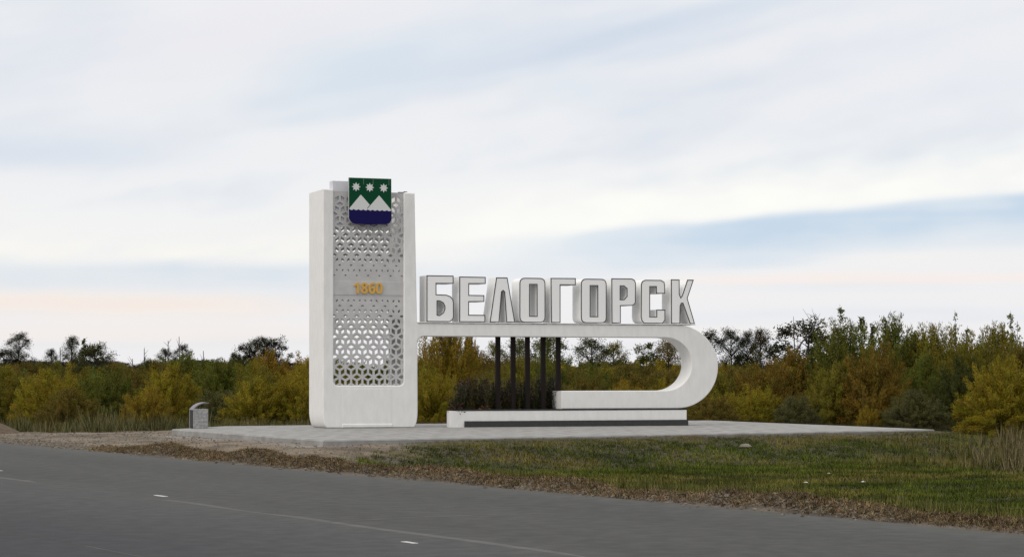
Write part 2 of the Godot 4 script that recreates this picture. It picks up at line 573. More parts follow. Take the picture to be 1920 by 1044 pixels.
func make_road() -> void:
	var grain := noise_tex(0.02, 31, Color(0.84, 0.84, 0.84), Color(1, 1, 1), 1024, 7)
	var stones := noise_tex(0.25, 32, Color.BLACK, Color.WHITE, 512, 2, true)
	var tones := [Color(0.088, 0.088, 0.086), Color(0.090, 0.089, 0.089), Color(0.128, 0.127, 0.124)]
	var surf := []
	for t in tones:
		var m := mat(t, 0.92, grain, Vector3(0.13, 0.13, 0.13), stones, 0.4)
		m.metallic_specular = 0.3
		surf.append(m)
	surf[1].vertex_color_use_as_albedo = true
	var far_mat: StandardMaterial3D = surf[0].duplicate()
	far_mat.albedo_color = Color(0.110, 0.110, 0.108).linear_to_srgb()
	far_mat.vertex_color_use_as_albedo = true
	# far lane, near lanes and the pale joint between them lie edge to edge
	var st := start()
	strip(st, 80.0, 3000.0, 60.0, -6.0, 999.0, -0.25)
	var far_ := start()
	var near := start()
	var joint := start()
	var q := -60.0
	while q < 80.0:
		var e := q + (0.25 if q >= 14.0 else 2.0)
		var w0 := 0.13 * soft(-0.2, 0.35, bumps.get_noise_1d(q * 12.0)) + 0.004
		var w1 := 0.13 * soft(-0.2, 0.35, bumps.get_noise_1d(e * 12.0)) + 0.004
		# wheel tracks are a little darker, the outer edge is dusty
		var stations := [0.0, 11.2, 12.0, 12.9, 13.8, 14.8, 0.0]
		var worn := [1.0, 0.93, 1.0, 1.0, 0.93, 1.02, 1.22]
		for k in 6:
			var corners := []
			var shade := []
			for v in [[k, q], [k + 1, q], [k + 1, e], [k, e]]:
				var at: float = stations[v[0]]
				if v[0] == 0:
					at = seam(v[1]) + (w0 if v[1] == q else w1)
				elif v[0] == 6:
					at = road_edge(v[1])
				corners.append(on_road(at, v[1], -0.25))
				var tone_: float = worn[v[0]] * (0.94 + 0.14 * bumps.get_noise_2d(v[1] * 6.0, at * 12.0)) * 0.8
				shade.append(Color(tone_, tone_, tone_ * (0.94 if v[0] == 6 else 1.0)))
			lane_quad(far_, corners, shade)
		quad(joint, on_road(seam(q), q, -0.25), on_road(seam(q) + w0, q, -0.25), on_road(seam(e) + w1, e, -0.25), on_road(seam(e), e, -0.25), Vector3.UP)
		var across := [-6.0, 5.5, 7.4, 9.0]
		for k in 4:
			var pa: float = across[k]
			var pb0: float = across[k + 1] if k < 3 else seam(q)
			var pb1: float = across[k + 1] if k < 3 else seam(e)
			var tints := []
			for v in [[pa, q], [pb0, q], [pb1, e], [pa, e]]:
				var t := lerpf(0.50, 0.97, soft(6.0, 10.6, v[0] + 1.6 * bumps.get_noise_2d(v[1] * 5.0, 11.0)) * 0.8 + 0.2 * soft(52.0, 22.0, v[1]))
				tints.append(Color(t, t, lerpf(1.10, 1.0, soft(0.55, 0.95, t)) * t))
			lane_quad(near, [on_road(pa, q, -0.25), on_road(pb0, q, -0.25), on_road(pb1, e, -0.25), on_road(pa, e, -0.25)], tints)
		q = e
	var road := struct("road", st.commit(), surf[0], "grey asphalt road crossing the foreground")
	obj("far_lane", far_.commit(), far_mat, road)
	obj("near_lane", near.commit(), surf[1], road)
	obj("paving_joint", joint.commit(), surf[2], road)
	# a second, fainter joint and a curved tyre scuff
	st = start()
	var line := []
	for i in 90:
		var qq := 14.0 + i * 0.5
		var pm := 6.88 + 0.05 * bumps.get_noise_1d(qq * 30.0 + 90.0)
		var hw := 0.018 * soft(-0.15, 0.3, bumps.get_noise_1d(qq * 16.0)) + 0.002
		var a := on_road(pm - hw, qq, 0)
		var b := on_road(pm + hw, qq, 0)
		line.append([Vector2(a.x, a.z), Vector2(b.x, b.z)])
	sheet(st, line, -0.247)
	obj("paving_joint", st.commit(), surf[0], road)
	st = start()
	line = []
	for i in 41:
		var t := i / 40.0
		var c := Vector2(-2.0, -25.0).lerp(Vector2(1.0, -26.6), t) + Vector2(0, -0.35 * sin(t * PI))
		var hw := 0.045 * sin(t * PI) * (0.7 + bumps.get_noise_1d(i * 40.0)) + 0.002
		line.append([c + Vector2(0, hw), c - Vector2(0, hw)])
	sheet(st, line, -0.247)
	obj("tyre_scuff", st.commit(), surf[2], road)
	var paint := mat(Color(0.52, 0.52, 0.50), 0.8)
	for m in [[-4.66, -30.35, 0.40], [-0.98, -21.90, 0.26], [-8.6, -38.4, 0.22]]:
		st = start()
		var c := Vector2(m[0], m[1])
		var along := Vector2(R_DIR.x, R_DIR.z)
		var across := Vector2(M_DIR.x, M_DIR.z) * 0.036
		line = []
		for k in 4:
			var at: Vector2 = c + along * (float(m[2]) * (k / 3.0 - 0.5))
			line.append([at - across * rng.randf_range(0.6, 1.0), at + across * rng.randf_range(0.6, 1.0)])
		sheet(st, line, -0.246)
		obj("lane_tab", st.commit(), paint, road)

func make_pad() -> void:
	var tex := noise_tex(0.02, 41, Color(0.72, 0.71, 0.69), Color(1, 1, 1), 512, 5)
	var cm := mat(Color(0.375, 0.371, 0.366), 0.9, tex, Vector3(0.22, 0.22, 0.22), noise_tex(0.2, 42, Color.BLACK, Color.WHITE, 256, 3, true), 0.5)
	var st := start()
	# slightly worn outline
	var line := PackedVector2Array()
	for i in pad.size():
		var a: Vector2 = pad[i]
		var b: Vector2 = pad[(i + 1) % pad.size()]
		var n := int(a.distance_to(b) / 0.5)
		var side := (b - a).normalized().orthogonal()
		for k in n:
			var t := float(k) / n
			line.append(a.lerp(b, t) + side * 0.05 * fine.get_noise_2d(i * 40.0 + k * 17.0, 3.0) * (0.0 if k == 0 else 1.0))
	var p := PackedVector2Array()
	for q in line:
		p.append(Vector2(q.x, -q.y))
	var up := start()
	prism(up, p, -0.35, 0.0, 0.025)
	var mesh := up.commit()
	# the prism was built upright: lay it down
	var arr := mesh.surface_get_arrays(0)
	var vs: PackedVector3Array = arr[Mesh.ARRAY_VERTEX]
	var ns: PackedVector3Array = arr[Mesh.ARRAY_NORMAL]
	for i in vs.size():
		vs[i] = Vector3(vs[i].x, vs[i].z, -vs[i].y)
		ns[i] = Vector3(ns[i].x, ns[i].z, -ns[i].y)
	arr[Mesh.ARRAY_VERTEX] = vs
	arr[Mesh.ARRAY_NORMAL] = ns
	var flat := ArrayMesh.new()
	flat.add_surface_from_arrays(Mesh.PRIMITIVE_TRIANGLES, arr)
	struct("pavement", flat, cm, "light grey concrete pad under the town sign")

# ------------------------------------------------------------------ the sign

func rhombus_hole(st: SurfaceTool, c: Vector2, ax: Vector2, bx: Vector2, k: float, z0: float, z1: float, top: float) -> void:
	var o := [c + ax, c + bx, c - ax, c - bx]
	var lowest := 1e9
	var highest := -1e9
	for i in 4:
		lowest = minf(lowest, o[i].y)
		highest = maxf(highest, o[i].y)
	if lowest >= top:
		return
	if highest > top:
		k = 0.0
		for i in 4:
			o[i] = Vector2(o[i].x, minf(o[i].y, top))
	if k <= 0.01:
		for z in [z0, z1]:
			var nz := Vector3(0, 0, 1 if z == z1 else -1)
			tri(st, v3(o[0], z), v3(o[1], z), v3(o[2], z), nz)
			tri(st, v3(o[0], z), v3(o[2], z), v3(o[3], z), nz)
		return
	var h := [c + ax * k, c + bx * k, c - ax * k, c - bx * k]
	for i in 4:
		var j := (i + 1) % 4
		quad(st, v3(o[i], z1), v3(o[j], z1), v3(h[j], z1), v3(h[i], z1), Vector3(0, 0, 1))
		quad(st, v3(o[i], z0), v3(o[j], z0), v3(h[j], z0), v3(h[i], z0), Vector3(0, 0, -1))
		var hi: Vector2 = h[i]
		var hj: Vector2 = h[j]
		var mid := (hi + hj) * 0.5
		quad(st, v3(hi, z0), v3(hj, z0), v3(hj, z1), v3(hi, z1), v3((c - mid).normalized(), 0.0))

func hole_size(y: float) -> float:
	if y > 3.86:
		return lerpf(0.32, 0.62, soft(3.95, 4.75, y)) * (0.75 if y < 4.15 else 1.0)
	return lerpf(0.30, 0.64, soft(3.15, 2.45, y)) if y < 3.30 else 0.0

func lattice(lo: Vector2, hi: Vector2, z0: float, z1: float) -> ArrayMesh:
	var st := start()
	var w := 0.2985
	var side := w / sqrt(3.0)
	var row := side * 1.5
	var i0 := int(floor((lo.y - 1.2) / row)) - 1
	for r in range(i0, 30):
		var cy := 1.215 + r * row
		if cy < lo.y - side * 1.2 or cy > hi.y + side * 1.2:
			continue
		for k in range(-1, 9):
			var cx := lo.x + 0.045 + (k + (0.5 if posmod(r, 2) == 1 else 0.0)) * w
			if cx < lo.x - w * 0.75 or cx > hi.x + w * 0.75:
				continue
			# one hexagon: a lying rhombus above, two leaning ones below
			var c := Vector2(cx, cy)
			var size := hole_size(cy)
			rhombus_hole(st, c + Vector2(0, side * 0.5), Vector2(w * 0.5, 0), Vector2(0, side * 0.5), hole_size(cy + side * 0.5), z0, z1, hi.y)
			for s in [-1.0, 1.0]:
				var pc := c + Vector2(s * w * 0.25, -side * 0.25)
				# corners: hexagon centre, down, lower side, upper side
				var a := c - pc
				var b := c + Vector2(0, -side) - pc
				rhombus_hole(st, pc, a, b, hole_size(pc.y), z0, z1, hi.y)
			size = 0.0
	return st.commit()

func star(c: Vector2, r: float) -> PackedVector2Array:
	var p := PackedVector2Array()
	for i in 16:
		var a := TAU * i / 16.0 + PI / 2
		p.append(c + Vector2(cos(a), sin(a)) * (r if i % 2 == 0 else r * 0.56))
	return p

func outline_band(st: SurfaceTool, p: PackedVector2Array, wd: float, z0: float, z1: float) -> void:
	var q := p.duplicate()
	var inn := moved_in(q, wd)
	var outer := moved_in(q, -0.004)
	for i in q.size():
		var j := (i + 1) % q.size()
		quad(st, v3(outer[i], z1), v3(outer[j], z1), v3(inn[j], z1), v3(inn[i], z1), Vector3(0, 0, 1))
		var e := (outer[j] - outer[i]).normalized()
		quad(st, v3(outer[i], z0), v3(outer[j], z0), v3(outer[j], z1), v3(outer[i], z1), Vector3(e.y, -e.x, 0))
		quad(st, v3(inn[i], z0), v3(inn[j], z0), v3(inn[j], z1), v3(inn[i], z1), Vector3(-e.y, e.x, 0))

func make_sign(white: Material) -> void:
	var sign_ := thing("town_sign", "white town entrance sign with lattice tower, curved arm and raised Cyrillic letters", "town sign", SIGN_AT, TURN)
	var st := start()
	# tower: two piers, the block under the opening, in one profile
	var prof := PackedVector2Array()
	prof.append_array(arc(Vector2(0.13, 0.42), 0.13, 0.415, 180, 270, 8))
	prof.append_array(arc(Vector2(2.385, 0.40), 0.125, 0.395, 270, 360, 8))
	prof.append(Vector2(2.503, 2.2))
	prof.append_array(round_corners(PackedVector2Array([Vector2(2.432, 6.02), Vector2(2.137, 6.025), Vector2(2.137, 4.0)]), 0.025, 2).slice(0, 6))
	prof.append_array(arc(Vector2(2.137 - 0.12, 1.08 + 0.12), 0.12, 0.12, 0, -90, 5))
	prof.append_array(arc(Vector2(0.278 + 0.12, 1.08 + 0.12), 0.12, 0.12, 270, 180, 5))
	prof.append_array(round_corners(PackedVector2Array([Vector2(0.278, 4.0), Vector2(0.278, 6.055), Vector2(0.0, 6.065), Vector2(0.0, 4.0)]), 0.025, 2).slice(3, 9))
	prism(st, prof, -1.43, 0.0, 0.022)
	var tower := obj("tower", st.commit(), white, sign_)
	# shallow repair panel and skirting on the block below the opening
	st = start()
	add_box(st, Vector3(0.52, 0.09, -0.05), Vector3(1.80, 1.0, 0.006), 0.005)
	obj("plaster_panel", st.commit(), white, tower)
	st = start()
	add_box(st, Vector3(0.50, 0.012, -0.05), Vector3(1.83, 0.11, 0.022), 0.018)
	obj("skirting", st.commit(), white, tower)
	st = start()
	add_box(st, Vector3(0.27, 5.70, -1.42), Vector3(2.145, 6.01, -1.20), 0.01)
	obj("rear_lintel", st.commit(), white, tower)
	var panel := mat(Color(0.53, 0.53, 0.525), 0.8, noise_tex(0.02, 51, Color(0.9, 0.9, 0.9), Color(1, 1, 1), 256, 4), Vector3(0.6, 0.6, 0.6))
	obj("lattice_screen", lattice(Vector2(0.26, 1.03), Vector2(2.15, 6.02), -0.085, -0.05), panel, sign_)
	var rear := obj("lattice_screen", lattice(Vector2(0.26, 1.03), Vector2(2.15, 5.60), -1.165, -1.13), panel, sign_)
	rear.set_meta("label", "rear lattice screen seen through the front one")
	st = start()
	add_box(st, Vector3(0.255, 3.385, -0.09), Vector3(2.16, 3.735, -0.04), 0.004)
	obj("date_band", st.commit(), panel, sign_)
	st = start()
	add_box(st, Vector3(0.255, 3.738, -0.09), Vector3(2.16, 3.752, -0.052))
	obj("band_seam", st.commit(), mat(Color(0.2, 0.2, 0.2)), sign_)
	# the date in gold digits
	var f := SystemFont.new()
	f.font_names = PackedStringArray(["Droid Sans"])
	f.font_weight = 700
	var gold := mat(Color(0.62, 0.355, 0.055), 0.5)
	var digits := "1860"
	for i in 4:
		var tm := TextMesh.new()
		tm.text = digits[i]
		tm.font = f
		tm.font_size = 64
		tm.pixel_size = 0.275 / 46.0
		tm.depth = 0.03
		var dg := obj("digit", tm, gold, sign_)
		dg.position = Vector3(0.90 + i * 0.194, 3.556, -0.022)
	# loose fixing strip left on the right pier
	st = start()
	add_box(st, Vector3(2.02, 6.026, -0.16), Vector3(2.20, 6.044, -0.10), 0.004)
	add_box(st, Vector3(2.17, 6.045, -0.15), Vector3(2.26, 6.062, -0.11), 0.004)
	obj("fixing_strip", st.commit(), mat(Color(0.05, 0.05, 0.055), 0.6), sign_)
	# cabinet behind the emblem
	st = start()
	add_box(st, Vector3(0.282, 5.12, -0.42), Vector3(1.80, 6.285, -0.10), 0.006)
	obj("emblem_cabinet", st.commit(), mat(Color(0.62, 0.62, 0.66), 0.6), sign_)
	make_emblem(sign_)
	# curved arm
	var arm := PackedVector2Array()
	arm.append(Vector2(2.44, 2.685))
	arm.append_array(arc(Vector2(9.746, 1.572), 1.198, 1.113, 90, -90, 44))
	arm.append(Vector2(6.45, 0.462))
	arm.append(Vector2(6.45, 0.932))
	arm.append_array(arc(Vector2(9.398, 1.640), 0.782, 0.707, -90, 90, 40))
	arm.append_array(arc(Vector2(2.495 + 0.18, 2.347 - 0.15), 0.18, 0.15, 90, 180, 6))
	arm.append(Vector2(2.44, 2.197))
	st = start()
	prism(st, arm, -0.72, 0.004, 0.016)
	obj("arm", st.commit(), white, sign_)
	st = start()
	add_box(st, Vector3(2.50, 2.688, -0.66), Vector3(10.275, 2.712, 0.035), 0.006)
	obj("letter_ledge", st.commit(), white, sign_)
	# dark gaps and drips where the ledge sits on the arm
	var grime := mat(Color(0.16, 0.15, 0.14), 0.9)
	for i in 17:
		st = start()
		var s := 2.7 + i * 0.455 + rng.randf_range(-0.2, 0.2)
		var l := rng.randf_range(0.05, 0.30)
		add_box(st, Vector3(s, 2.6795 - rng.randf_range(0.0, 0.006), 0.0), Vector3(s + l, 2.6875, 0.0075))
		obj("mortar_gap", st.commit(), grime, sign_)
	# letters
	var ink := mat(Color(0.025, 0.025, 0.028), 0.6)
	var O := func(x0: float, x1: float) -> PackedVector2Array:
		return round_corners(PackedVector2Array([Vector2(x0, 2.722), Vector2(x1, 2.722), Vector2(x1, 3.885), Vector2(x0, 3.885)]), 0.15, 5)
	var letters := [
		[pts([2.755, 3.912, 3.476, 3.912, 3.476, 3.708, 3.012, 3.705, 3.014, 3.425, 3.291, 3.418, 3.404, 3.374, 3.465, 3.302, 3.483, 3.220, 3.483, 2.854, 3.461, 2.785, 3.382, 2.722, 2.755, 2.722]), pts([3.039, 3.254, 3.100, 3.255, 3.190, 3.213, 3.235, 3.132, 3.242, 3.056, 3.201, 2.959, 3.100, 2.888, 3.039, 2.900])],
		[pts([3.641, 3.893, 4.352, 3.890, 4.352, 3.716, 3.900, 3.711, 3.900, 3.420, 4.315, 3.418, 4.315, 3.250, 3.897, 3.244, 3.897, 2.907, 4.340, 2.907, 4.340, 2.722, 3.639, 2.722]), PackedVector2Array()],
		[pts([4.649, 3.885, 4.951, 3.885, 5.162, 2.722, 4.928, 2.722, 4.871, 3.510, 4.832, 3.545, 4.795, 3.510, 4.726, 2.722, 4.470, 2.722]), PackedVector2Array()],
		[O.call(5.291, 6.001), pts([5.572, 3.714, 5.769, 3.714, 5.769, 2.891, 5.572, 2.891])],
		[pts([6.156, 3.890, 6.854, 3.896, 6.854, 3.715, 6.424, 3.712, 6.424, 2.722, 6.170, 2.722]), PackedVector2Array()],
		[O.call(7.006, 7.725), pts([7.269, 3.703, 7.472, 3.703, 7.472, 2.896, 7.269, 2.896])],
		[pts([7.870, 3.905, 8.449, 3.906, 8.520, 3.876, 8.555, 3.815, 8.563, 3.737, 8.556, 3.293, 8.535, 3.230, 8.463, 3.190, 8.128, 3.182, 8.128, 2.722, 7.877, 2.722]), pts([8.120, 3.705, 8.223, 3.706, 8.306, 3.641, 8.306, 3.436, 8.223, 3.353, 8.120, 3.352])],
		[pts([9.402, 3.521, 9.147, 3.518, 9.147, 3.700, 8.970, 3.698, 8.970, 2.904, 9.159, 2.906, 9.159, 3.090, 9.407, 3.093, 9.407, 2.815, 9.335, 2.722, 8.807, 2.722, 8.735, 2.787, 8.711, 2.898, 8.716, 3.761, 8.747, 3.839, 8.831, 3.878, 9.287, 3.880, 9.383, 3.825, 9.400, 3.726]), PackedVector2Array()],
		[pts([9.580, 3.901, 9.822, 3.899, 9.822, 3.508, 9.861, 3.424, 9.902, 3.476, 10.054, 3.898, 10.236, 3.899, 10.054, 3.400, 10.270, 2.722, 10.132, 2.722, 9.921, 3.264, 9.878, 3.264, 9.846, 3.186, 9.841, 2.722, 9.585, 2.722]), PackedVector2Array()],
	]
	var paint := mat(Color(0.83, 0.83, 0.825), 0.8)
	var shown := ["Б", "Е", "Л", "О", "Г", "О", "Р", "С", "К"]
	for i in letters.size():
		var p: PackedVector2Array = letters[i][0]
		var h: PackedVector2Array = letters[i][1]
		if area2(p) < 0.0:
			p.reverse()
		if h.size() and area2(h) > 0.0:
			h.reverse()
		st = start()
		prism(st, p, -0.66, -0.02, 0.0, h)
		var l := obj("letter", st.commit(), paint, sign_)
		l.set_meta("label", "raised white letter %s outlined in black" % shown[i])
		st = start()
		outline_band(st, p, 0.019, -0.03, -0.0165)
		if h.size():
			outline_band(st, h, 0.019, -0.03, -0.0165)
		obj("outline", st.commit(), ink, l)
	# dark steel posts under the bar
	var steel := mat(Color(0.014, 0.010, 0.009), 0.75)
	steel.metallic_specular = 0.25
	var n := 0
	for s in [4.796, 5.216, 5.617, 6.056, 6.480]:
		st = start()
		var low := 0.935 if n == 4 else 0.30
		add_box(st, Vector3(s - 0.055, low, -0.385), Vector3(s + 0.055, 2.35, -0.275), 0.006)
		obj("post", st.commit(), steel, sign_)
		n += 1

func make_emblem(sign_: Node3D) -> void:
	var body := pts([0.637, 6.357, 1.760, 6.354, 1.767, 5.315, 1.745, 5.265, 1.718, 5.232, 1.680, 5.205, 1.618, 5.185, 1.35, 5.176, 1.235, 5.166, 1.207, 5.148, 1.180, 5.166, 1.05, 5.172, 0.785, 5.178, 0.725, 5.205, 0.686, 5.237, 0.655, 5.280, 0.634, 5.331])
	var st := start()
	prism(st, body, 0.09, 0.148, 0.0)
	var em := obj("emblem", st.commit(), mat(Color(0.50, 0.51, 0.50), 0.6), sign_)
	em.set_meta("label", "green and blue shield with three stars and two white mountains")
	var green := mat(Color(0.006, 0.060, 0.026), 0.7)
	green.metallic_specular = 0.15
	st = start()
	prism(st, pts([0.645, 6.350, 1.753, 6.347, 1.757, 5.50, 0.643, 5.50]), 0.148, 0.152)
	obj("green_field", st.commit(), green, em)
	# blue water with a scalloped edge
	var blue := PackedVector2Array()
	for i in 65:
		var t := i / 64.0
		blue.append(Vector2(lerpf(0.640, 1.760, t), 5.560 - t * 0.012 - 0.026 * absf(sin(t * PI * 9.0))))
	blue.append_array(pts([1.762, 5.318, 1.741, 5.268, 1.715, 5.236, 1.678, 5.209, 1.618, 5.189, 1.35, 5.180, 1.235, 5.170, 1.207, 5.153, 1.180, 5.170, 1.05, 5.176, 0.785, 5.182, 0.727, 5.209, 0.689, 5.240, 0.659, 5.283, 0.640, 5.331]))
	st = start()
	prism(st, blue, 0.148, 0.166)
	var navy := mat(Color(0.012, 0.010, 0.075), 0.7)
	navy.metallic_specular = 0.15
	obj("blue_water", st.commit(), navy, em)
	var snow := mat(Color(0.62, 0.63, 0.63), 0.6)
	for p in [pts([0.650, 5.51, 0.650, 5.575, 0.951, 5.930, 1.189, 5.672, 1.122, 5.60, 1.122, 5.51]), pts([1.128, 5.51, 1.128, 5.58, 1.434, 5.922, 1.748, 5.565, 1.748, 5.51])]:
		st = start()
		prism(st, p, 0.150, 0.158)
		obj("mountain", st.commit(), snow, em)
	for c in [Vector2(0.827, 6.124), Vector2(1.186, 6.117), Vector2(1.554, 6.112)]:
		st = start()
		prism(st, star(c, 0.118), 0.150, 0.162)
		obj("star", st.commit(), snow, em)
	var scratch := mat(Color(0.20, 0.26, 0.22), 0.5)
	for s in [1.02, 1.27, 1.69]:
		st = start()
		add_box(st, Vector3(s, 6.19, 0.1525), Vector3(s + 0.008, 6.345, 0.1535))
		obj("sheet_joint", st.commit(), scratch, em)

func make_planter(white: Material) -> void:
	var pl := thing("planter", "long low white planter with grey skirt under the curved arm", "planter", SIGN_AT, TURN)
	var st := start()
	var zf := 0.06
	add_box(st, Vector3(3.354, -0.01, -0.20), Vector3(10.0, 0.425, zf), 0.01)
	obj("wall", st.commit(), white, pl)
	st = start()
	add_box(st, Vector3(3.75, -0.01, -1.25), Vector3(9.9, 0.33, -0.205), 0.05)
	var soil := obj("soil", st.commit(), mat(Color(0.03, 0.024, 0.018), 0.95, null, Vector3(3, 3, 3), noise_tex(0.05, 61, Color.BLACK, Color.WHITE, 256, 4, true), 3.0), pl)
	soil.set_meta("label", "dark soil bed behind the planter wall")
	var black := mat(Color(0.012, 0.012, 0.012), 0.7)
	st = start()
	add_box(st, Vector3(3.53, 0.426, -0.21), Vector3(10.02, 0.458, zf + 0.012), 0.004)
	obj("dark_cap", st.commit(), black, pl)
	st = start()
	# skirt with a slight batter
	var prof := PackedVector2Array([Vector2(0.0, -0.005), Vector2(0.045, -0.005), Vector2(0.03, 0.158), Vector2(0.0, 0.158)])
	for i in 4:
		var a: Vector2 = prof[i]
		var b: Vector2 = prof[(i + 1) % 4]
		var e := (b - a).normalized()
		quad(st, Vector3(3.745, a.y, zf + a.x), Vector3(10.03, a.y, zf + a.x), Vector3(10.03, b.y, zf + b.x), Vector3(3.745, b.y, zf + b.x), Vector3(0, -e.x, e.y))
	for s in [3.745, 10.03]:
		quad(st, Vector3(s, prof[0].y, zf), Vector3(s, prof[1].y, zf + prof[1].x), Vector3(s, prof[2].y, zf + prof[2].x), Vector3(s, prof[3].y, zf), Vector3(-1 if s < 5.0 else 1, 0, 0))
	obj("skirt", st.commit(), mat(Color(0.040, 0.040, 0.041), 0.85, noise_tex(0.03, 62, Color(0.8, 0.8, 0.8), Color(1, 1, 1), 256, 3), Vector3(1, 1, 1)), pl)

func sign_point(s: float, y: float, depth: float) -> Vector3:
	return SIGN_AT + Vector3(cos(TURN) * s, y, -sin(TURN) * s) + Vector3(-sin(TURN), 0, -cos(TURN)) * depth

func make_flowers() -> void:
	# an aster stem: thin leaves and small purple heads
	var st := start()
	for k in 5:
		var base := Vector3(rng.randf_range(-0.03, 0.03), 0, rng.randf_range(-0.03, 0.03))
		var tip := base + Vector3(rng.randf_range(-0.14, 0.14), rng.randf_range(0.6, 0.85), rng.randf_range(-0.14, 0.14))
		st.set_color(Color(0.45, 0.5, 0.4))
		tube(st, base, tip, 0.004, 0.002, 3)
		for i in 26:
			var t := rng.randf_range(0.05, 0.95)
			var at := base.lerp(tip, t)
			var d := Vector3(rng.randf_range(-1, 1), rng.randf_range(0.0, 1.0), rng.randf_range(-1, 1)).normalized()
			var w := d.cross(Vector3(rng.randf_range(-1, 1), 0.4, rng.randf_range(-1, 1))).normalized() * 0.011
			var g := rng.randf_range(0.55, 1.0)
			st.set_color(Color(g, g, g * 0.95))
			var n := w.cross(d).normalized()
			tri(st, at - w, at + w, at + d * 0.075, n)
			if t > 0.62:
				st.set_color(Color(0.9, 0.85, 1.0))
	var am := leaf_mat(Color(0.070, 0.078, 0.038), 0.6)
	st.generate_normals()
	var stem := st.commit()
	var st2 := start()
	for k in 17:
		var at := Vector3(rng.randf_range(-0.2, 0.2), rng.randf_range(0.52, 0.86), rng.randf_range(-0.2, 0.2))
		var n := Vector3(rng.randf_range(-1, 1), rng.randf_range(0.2, 1), rng.randf_range(-0.3, 1)).normalized()
		var u := n.cross(Vector3.UP).normalized() * 0.013
		var w := n.cross(u).normalized() * 0.013
		quad(st2, at - u, at - w, at + u, at + w, n)
	var heads := st2.commit()
	var where := []
	var tint := []
	var tint2 := []
	for i in 120:
		var s := 3.72 + 2.9 * pow(rng.randf(), 1.15)
		var dep := rng.randf_range(0.45, 1.20)
		if s < 4.5 and rng.randf() < 0.5:
			dep = rng.randf_range(0.24, 1.2)
		var edge := soft(3.45, 4.1, s)
		var h := rng.randf_range(0.45, 1.1) * lerpf(0.40, 1.22, edge)
		var b := Basis(Vector3.UP, rng.randf() * TAU).scaled(Vector3(1.0, h, 1.0))
		where.append(Transform3D(b, sign_point(s, 0.31, dep)))
		var g := rng.randf_range(0.6, 1.1)
		tint.append(Color(g * rng.randf_range(0.9, 1.5), g, g))
		tint2.append(Color(1, 1, 1).lerp(Color(0.9, 0.7, 0.6), rng.randf() * 0.6) * rng.randf_range(0.7, 1.2))
	var bed := thing("aster_bed", "mass of dark stemmed asters with faint purple heads behind the steel posts", "flowers", SIGN_AT)
	bed.set_meta("kind", "stuff")
	for i in where.size():
		where[i].origin -= SIGN_AT
	copies("stems", stem, am, where, tint, bed)
	copies("flower_heads", heads, leaf_mat(Color(0.185, 0.135, 0.215), 0.4), where, tint2, bed)
	# small plant with coppery leaves
	for spec in [["copper_leaf_plant", "small plant with coppery orange leaves at the front of the planter", Color(0.20, 0.085, 0.04), 4.42, 0.24, 0.30, 30, 0.16], ["trailing_plant", "dark red trailing plant hanging over the left corner of the planter", Color(0.045, 0.02, 0.016), 3.56, 0.10, 0.34, 120, 0.22]]:
		st = start()
		for i in spec[6]:
			var d := Vector3(rng.randf_range(-1, 1), rng.randf_range(-0.15, 1.1), rng.randf_range(-1, 1))
			var at: Vector3 = d * spec[7] * rng.randf_range(0.3, 1.0)
			var l := Vector3(d.x, rng.randf_range(-0.6, 0.6), d.z).normalized()
			var w := l.cross(Vector3(rng.randf_range(-1, 1), 1, rng.randf_range(-1, 1))).normalized() * 0.022
			var g := rng.randf_range(0.5, 1.0)
			st.set_color(Color(g, g, g))
			quad(st, at, at + l * 0.04 + w, at + l * 0.09, at + l * 0.04 - w)
		var o := thing(spec[0], spec[1], "plant", sign_point(spec[3], 0.40, spec[4]))
		obj("leaves", st.commit(), leaf_mat(spec[2], 0.3), o)
		st = start()
		for i in 7:
			tube(st, Vector3(0, -0.03, 0), Vector3(rng.randf_range(-0.1, 0.1), 0.18, rng.randf_range(-0.1, 0.1)), 0.006, 0.003, 4)
		obj("stem", st.commit(), mat(Color(0.05, 0.035, 0.02)), o)

func make_bin() -> void:
	var at := Vector3(-8.03, 0.0, -57.75)
	var b := thing("litter_bin", "small litter bin with concrete side panels and curved dark metal lid", "litter bin", at, TURN)
	var stone := mat(Color(0.43, 0.43, 0.43), 0.9, noise_tex(0.03, 71, Color(0.66, 0.66, 0.66), Color(1, 1, 1), 256, 4), Vector3(1.4, 1.4, 1.4), noise_tex(0.1, 72, Color.BLACK, Color.WHITE, 256, 3, true), 0.6)
	var dark := mat(Color(0.024, 0.021, 0.022), 0.7)
	for z in [0.0, -0.50]:
		var st := start()
		add_box(st, Vector3(0.0, 0.0, z - 0.05), Vector3(0.375, 0.495, z), 0.008)
		obj("side_panel", st.commit(), stone, b)
	for i in 6:
		var st := start()
		var z := -0.065 - i * 0.073
		add_box(st, Vector3(0.0, 0.03, z - 0.062), Vector3(0.025, 0.46, z), 0.004)
		obj("slat", st.commit(), dark, b)
		st = start()
		add_box(st, Vector3(0.35, 0.03, z - 0.062), Vector3(0.375, 0.46, z), 0.004)
		obj("slat", st.commit(), dark, b)
	var st := start()
	add_box(st, Vector3(0.03, 0.04, -0.485), Vector3(0.345, 0.44, -0.065))
	obj("liner", st.commit(), mat(Color(0.02, 0.02, 0.02), 0.6), b)
	# curved lid springing from the left
	st = start()
	var outer := arc(Vector2(0.34, 0.30), 0.40, 0.36, 152, 82, 10)
	var inner := arc(Vector2(0.34, 0.30), 0.375, 0.335, 82, 152, 10)
	outer.append_array(inner)
	prism(st, outer, -0.52, -0.03)
	obj("lid", st.commit(), mat(Color(0.16, 0.15, 0.17), 0.45), b)
	for z in [-0.12, -0.44]:
		st = start()
		tube(st, Vector3(0.19, 0.42, z), Vector3(0.24, 0.62, z), 0.010, 0.010, 6)
		obj("lid_bracket", st.commit(), dark, b)

# ------------------------------------------------------------------ plants

